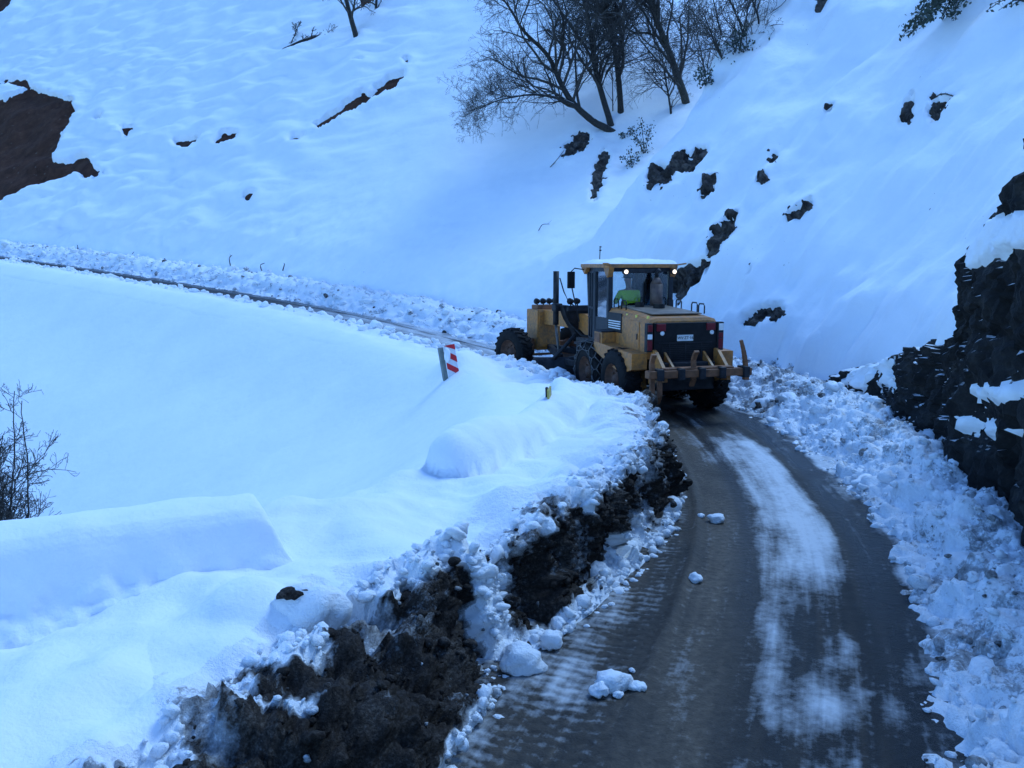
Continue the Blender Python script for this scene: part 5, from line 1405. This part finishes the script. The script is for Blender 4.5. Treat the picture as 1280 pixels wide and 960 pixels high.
ever((1292, -4), [(1262, 8), (1248, 13), (1238, 6), (1232, 14)], 'sparse leafy twig reaching over the upper snow slope', leaf=0.09, nleaf=22, seed=37, dD=-0.5, spread=0.05)
ever((1227, 210), [(1240, 198), (1250, 190)], 'small green sprig poking out of the slope above the cliff', leaf=0.06, nleaf=26, seed=38, dD=-0.2, spread=0.03)

# dry stems and sticks
def stem(name, label, P, r0, r1, seed, twigs=0, cat='stem', group=None, tl=0.2):
    rng = np.random.default_rng(seed); tb = Tubes(); q, L = resample(P, 14); rad = np.linspace(r0, r1, 14); tb.add(q, rad, 5)
    for k in range(twigs):
        i = rng.integers(2, 12); d = (q[i + 1] - q[i]); d /= np.linalg.norm(d); d = d + rng.normal(0, 0.5, 3)
        b_ = branchlet(rng, q[i], d, tl * rng.uniform(0.5, 1.2), 3, 0.2, np.zeros(3)); tb.add(b_, np.linspace(rad[i] * 0.5, 0.003, 4), 3)
    o = tb.build(name, TWIG, None); tag(o, label, cat, group); return o
def on_hill(pxs, lift):
    return np.array([cast_hill(x, y)[0] + np.array([0, 0, l]) for (x, y), l in zip(pxs, lift)])
c0 = cast_hill(1167, 119)
stem('bent_stem', 'long bent dry stem arching out of the snow over a rock', np.array([c0[0] - [0, 0, .1], at_depth(1180, 117, c0[3] - .5), at_depth(1205, 126, c0[3] - 1.0), at_depth(1232, 139, c0[3] - 1.5), at_depth(1254, 148, c0[3] - 1.9)]), 0.022, 0.007, 41, 26, tl=0.12)
c0 = cast_hill(764, 196)
stem('root', 'upper exposed root hanging below the tree in the gully', np.array([c0[0], at_depth(752, 214, c0[3] - .6), at_depth(744, 232, c0[3] - 1.0), at_depth(737, 247, c0[3] - 1.6)]), 0.05, 0.02, 42, 10, tl=0.5)
c0 = cast_hill(756, 222)
stem('root', 'lower exposed root with forked end below the tree in the gully', np.array([c0[0], at_depth(750, 240, c0[3] - .5), at_depth(744, 250, c0[3] - .7), at_depth(752, 256, c0[3] - .8)]), 0.05, 0.02, 43, 8, tl=0.45)
c0 = cast_hill(686, 211)
stem('stick', 'slanting stick poking from the snow left of the dark rock under the tree', np.array([c0[0], at_depth(696, 200, c0[3] - .2), at_depth(705, 188, c0[3] - .3)]), 0.025, 0.012, 44, 2)
c0 = cast_hill(673, 290)
stem('stick', 'small forked stick lying on the smooth gully snow', np.array([c0[0] + [0, 0, .05], at_depth(678, 281, c0[3] - .2), at_depth(687, 280, c0[3] - .25)]), 0.02, 0.01, 45, 2, tl=0.3)
stubs = [(433, 386), (436, 377), (247, 349), (330, 338), (355, 335), (290, 330), (246, 352), (462, 398), (480, 400), (520, 418), (300, 352), (170, 325), (100, 312), (72, 318), (612, 400), (613, 415)]
rng = np.random.default_rng(9)
for k, (x, y) in enumerate(stubs):
    c = cast_hill(x, y)
    if c is None: continue
    h = rng.uniform(0.12, 0.4)
    b0 = c[0] + np.array([0, -0.25, 0.12])
    stem('grass_stub', 'dry stub of brown grass sticking out of the windrow by the distant road', np.array([b0 - [0, 0, .25], b0 + [rng.normal(0, .04), -.05, h * .5], b0 + [rng.normal(0, .1), -.08, h]]), 0.035, 0.015, 50 + k, 3, 'grass', 'dry stubs along the distant road')
# ---------------------------------------------------------------- marker boards, lumps, icicles
ZINC = simple('galvanised_post', (0.17, 0.20, 0.19), 0.55, 0.2, 0.25, 6)
WHP = simple('reflective_white', (0.72, 0.74, 0.76), 0.45, 0, 0.08, 8); REDP = simple('reflective_red', (0.62, 0.02, 0.03), 0.4, 0, 0.15, 8)
YLP = simple('reflective_yellow', (0.42, 0.34, 0.07), 0.45, 0, 0.2, 8)
def surf_left(x, y):
    s, d = xy2sd([x], [y]); e = -d - HW
    return float(left_base(np.array([x]), np.array([y]), s, e, cl(s)[1])[0] + shoulder_extra(np.array([x]), np.array([y]))[0])
def marker():
    P = at_depth(562, 468, 19.6)
    z = surf_left(P[0], P[1])
    root = empty('hazard_marker', (P[0], P[1], P[2] - 0.14), math.radians(28))
    root.rotation_euler = (math.radians(-4), math.radians(-8), math.radians(32))
    tag(root, 'leaning red and white striped hazard marker on a grey post', 'road marker')
    MB().box((-0.08, 0.04, 0.06), (0.11, 0.09, 1.46), None, 0.008).build('post', ZINC, root)
    bd = MB().box((0.12, -0.02, 0.44), (0.28, 0.015, 0.72), None, 0.004).build('board', WHP, root)
    for k in range(3):
        z0 = 0.10 + 0.30 * k
        q = [(-0.02, z0 + 0.18), (0.265, z0 - 0.02), (0.265, z0 + 0.13), (-0.02, z0 + 0.33)]
        q = [(x, min(max(zz, 0.06), 0.82)) for x, zz in q]
        MB().prism(q, 1, -0.032, -0.0285).build('stripe', REDP, bd)
    # snow stuck on it
    V0, F0 = ICO2
    V = V0 * np.array([0.08, 0.07, 0.17]) * (1 + 0.35 * fbm(V0, 0.8, 2, 301))[:, None]
    M = root.rotation_euler.to_matrix(); C = P + np.array(M @ Vector((-0.01, -0.06, 0.46)))
    tag(mesh_np('snow_clump', V + C, F0, snow_m), 'snow clump stuck to the red and white hazard marker', 'snow')
marker()
def marker2():
    P = at_depth(689, 524, 12.9)
    root = empty('marker_board', (P[0] - 0.02, P[1], P[2] + 0.12)); root.rotation_euler = (0, math.radians(-11), math.radians(76))
    tag(root, 'narrow yellow marker board seen edge-on in the snow bank', 'road marker')
    MB().box((0, 0, 0.12), (0.20, 0.03, 0.52), None, 0.004).build('board', YLP, root)
    MB().box((0.0, 0.04, 0.10), (0.05, 0.035, 0.58), None, 0.004).build('post', simple('dark_post', (0.03, 0.035, 0.03), 0.7), root)
marker2()
def lump(name, label, C, R, seed, dirt=0.12, squash=(1, 1, 0.75), group=None, cat='snow lump', rot=0.0):
    V0, F0 = ico(3)
    f1, f2, cid = worley(V0 + seed * 3.1, 0.75, seed)
    V = V0 * (0.78 + 0.35 * cid + 0.30 * (0.5 - f1) + 0.18 * fbm(V0 + seed, 0.5, 3, seed))[:, None] * np.array(squash) * R
    c, s_ = math.cos(rot), math.sin(rot)
    V = np.stack([V[:, 0] * c - V[:, 1] * s_, V[:, 0] * s_ + V[:, 1] * c, V[:, 2]], 1)
    o = mesh_np(name, V + np.asarray(C), F0, crumb_m, attrs={'dirt': np.full(len(V), dirt)})
    tag(o, label, cat, group); return o
g = 'snow lumps fallen on the road'
for k, (px, py, R, dt, lb) in enumerate([
        (768, 852, 0.115, 0.16, 'largest snow lump of the cluster fallen on the road'), (750, 862, 0.075, 0.2, 'snow lump leaning on the largest one of the road cluster'),
        (797, 859, 0.06, 0.12, 'snow lump at the road-centre end of the cluster'), (785, 849, 0.04, 0.1, 'small snow lump between larger ones of the road cluster'),
        (790, 838, 0.024, 0.1, 'tiny snow crumb just beyond the road cluster'), (773, 868, 0.035, 0.25, 'small greyish snow crumb in front of the road cluster'),
        (870, 723, 0.07, 0.12, 'single round snow lump alone on the muddy track'), (896, 648, 0.09, 0.22, 'flattened snow lump on the road between windrow and bank'),
        (876, 645, 0.05, 0.25, 'small snow piece beside the flattened lump on the road')]):
    P = at_z(px, py, R * 0.45); lump('snow_lump', lb, P, R, 310 + k, dt, (1.15, 0.95, 0.7), g, rot=k * 1.3)
P = at_depth(394, 768, 5.95); lump('snow_block', 'pale snow block with a dark muddy rim on the cut bank', P, 0.25, 331, 0.16, (1.0, 0.7, 0.95), cat='snow block')
P = at_depth(787, 507, 15.6); lump('snow_boulder', 'big rounded snow boulder at the bank corner behind the rear wheel', P, 0.42, 332, 0.14, (1.15, 0.8, 0.55), cat='snow block')
P = at_depth(416, 716, 6.9); lump('snow_ball', 'small snow ball perched behind the snow block', P, 0.045, 333, 0.05, (0.7, 0.7, 1.2), cat='snow lump')
P = at_depth(690, 832, 6.9)
for k, (px, py, R, D, lb) in enumerate([(655, 828, 0.16, 6.75, 'rough snow lump at the foot of the bank near the camera'), (640, 700, 0.12, 8.3, 'snow lump wedged between the dark faces of the bank'), (780, 690, 0.17, 9.3, 'snow lump slumped at the foot of the bank along the chain tracks'), (745, 715, 0.13, 8.8, 'smaller slumped snow lump at the foot of the bank'), (612, 800, 0.14, 7.0, 'snow lump in the gap between two muddy bank faces'), (690, 800, 0.10, 7.25, 'snow lump at the road edge under the muddy bank face')]):
    lump('snow_lump', lb, at_z(px, py, 0.06) if k in (0, 2, 3, 5) else at_depth(px, py, D), R, 340 + k, 0.16, (1.1, 0.9, 0.85), 'snow lumps slumped from the bank')
# dark clods on the rim of the block
P = at_depth(372, 741, 5.93); lump('mud_clod', 'dark strip of mud lying on the pale snow block', P, 0.11, 350, 1.0, (1.3, 0.8, 0.45), cat='mud clod', rot=0.5)
# rubble pushed by the grader blade
rng = np.random.default_rng(77)
n = 900; t = rng.uniform(0, 1, n)
A, B = np.array([0.2, 22.3]), np.array([1.35, 18.7])
xy = A + (B - A) * t[:, None] + rng.normal(0, 0.30, (n, 2))
z = 0.30 + 0.22 * rng.uniform(0, 1, n) ** 1.5 - 0.25 * np.abs(rng.normal(0, .4, n))
R = np.exp(rng.normal(-2.9, 0.45, n)).clip(0.02, 0.14)
o = lumps('blade_rubble', np.column_stack([xy, z]), R, np.clip(0.42 + rng.normal(0, 0.25, n), 0, 1), crumb_m, 1, 0.85, 78)
tag(o, 'dirty snow rubble piled against the left side of the grader', 'snow rubble', kind='stuff')
# icicles under the snow lip of the cliff
ICE = bpy.data.materials.new('ice'); ICE.use_nodes = True
b_ = ICE.node_tree.nodes['Principled BSDF']; b_.inputs['Base Color'].default_value = (0.8, 0.86, 0.9, 1); b_.inputs['Roughness'].default_value = 0.12
b_.inputs['Transmission Weight'].default_value = 0.5; b_.inputs['IOR'].default_value = 1.31
for k, (px, y0, y1) in enumerate([(1118, 452, 488), (1124, 450, 508), (1129, 455, 496), (1133, 452, 512), (1138, 456, 500), (1143, 458, 484), (1112, 455, 474)]):
    D = cast_cliff(px, y0)[1] - 0.32
    a, b2 = at_depth(px, y0, D), at_depth(px, y1, D); a[2] += 0.1
    o = MB().tube([a, a * 0.6 + b2 * 0.4, b2], [0.018, 0.012, 0.003], 6).build('icicle', ICE, None, None, True)
    tag(o, 'thin icicle hanging from the snow lip of the cliff', 'icicle', 'icicles on the cliff')
# twigs on the near shoulder
stem('twig', 'small forked twig lying on the snow behind the bank', np.array([at_depth(452, 690, 8.0), at_depth(468, 689, 7.95), at_depth(482, 686, 7.9)]), 0.008, 0.004, 91, 3, tl=0.12)
stem('stick', 'short stick poking from the snow beside the buried rail end', np.array([at_depth(553, 640, 9.6), at_depth(558, 628, 9.6), at_depth(563, 618, 9.6)]), 0.014, 0.01, 92, 0)
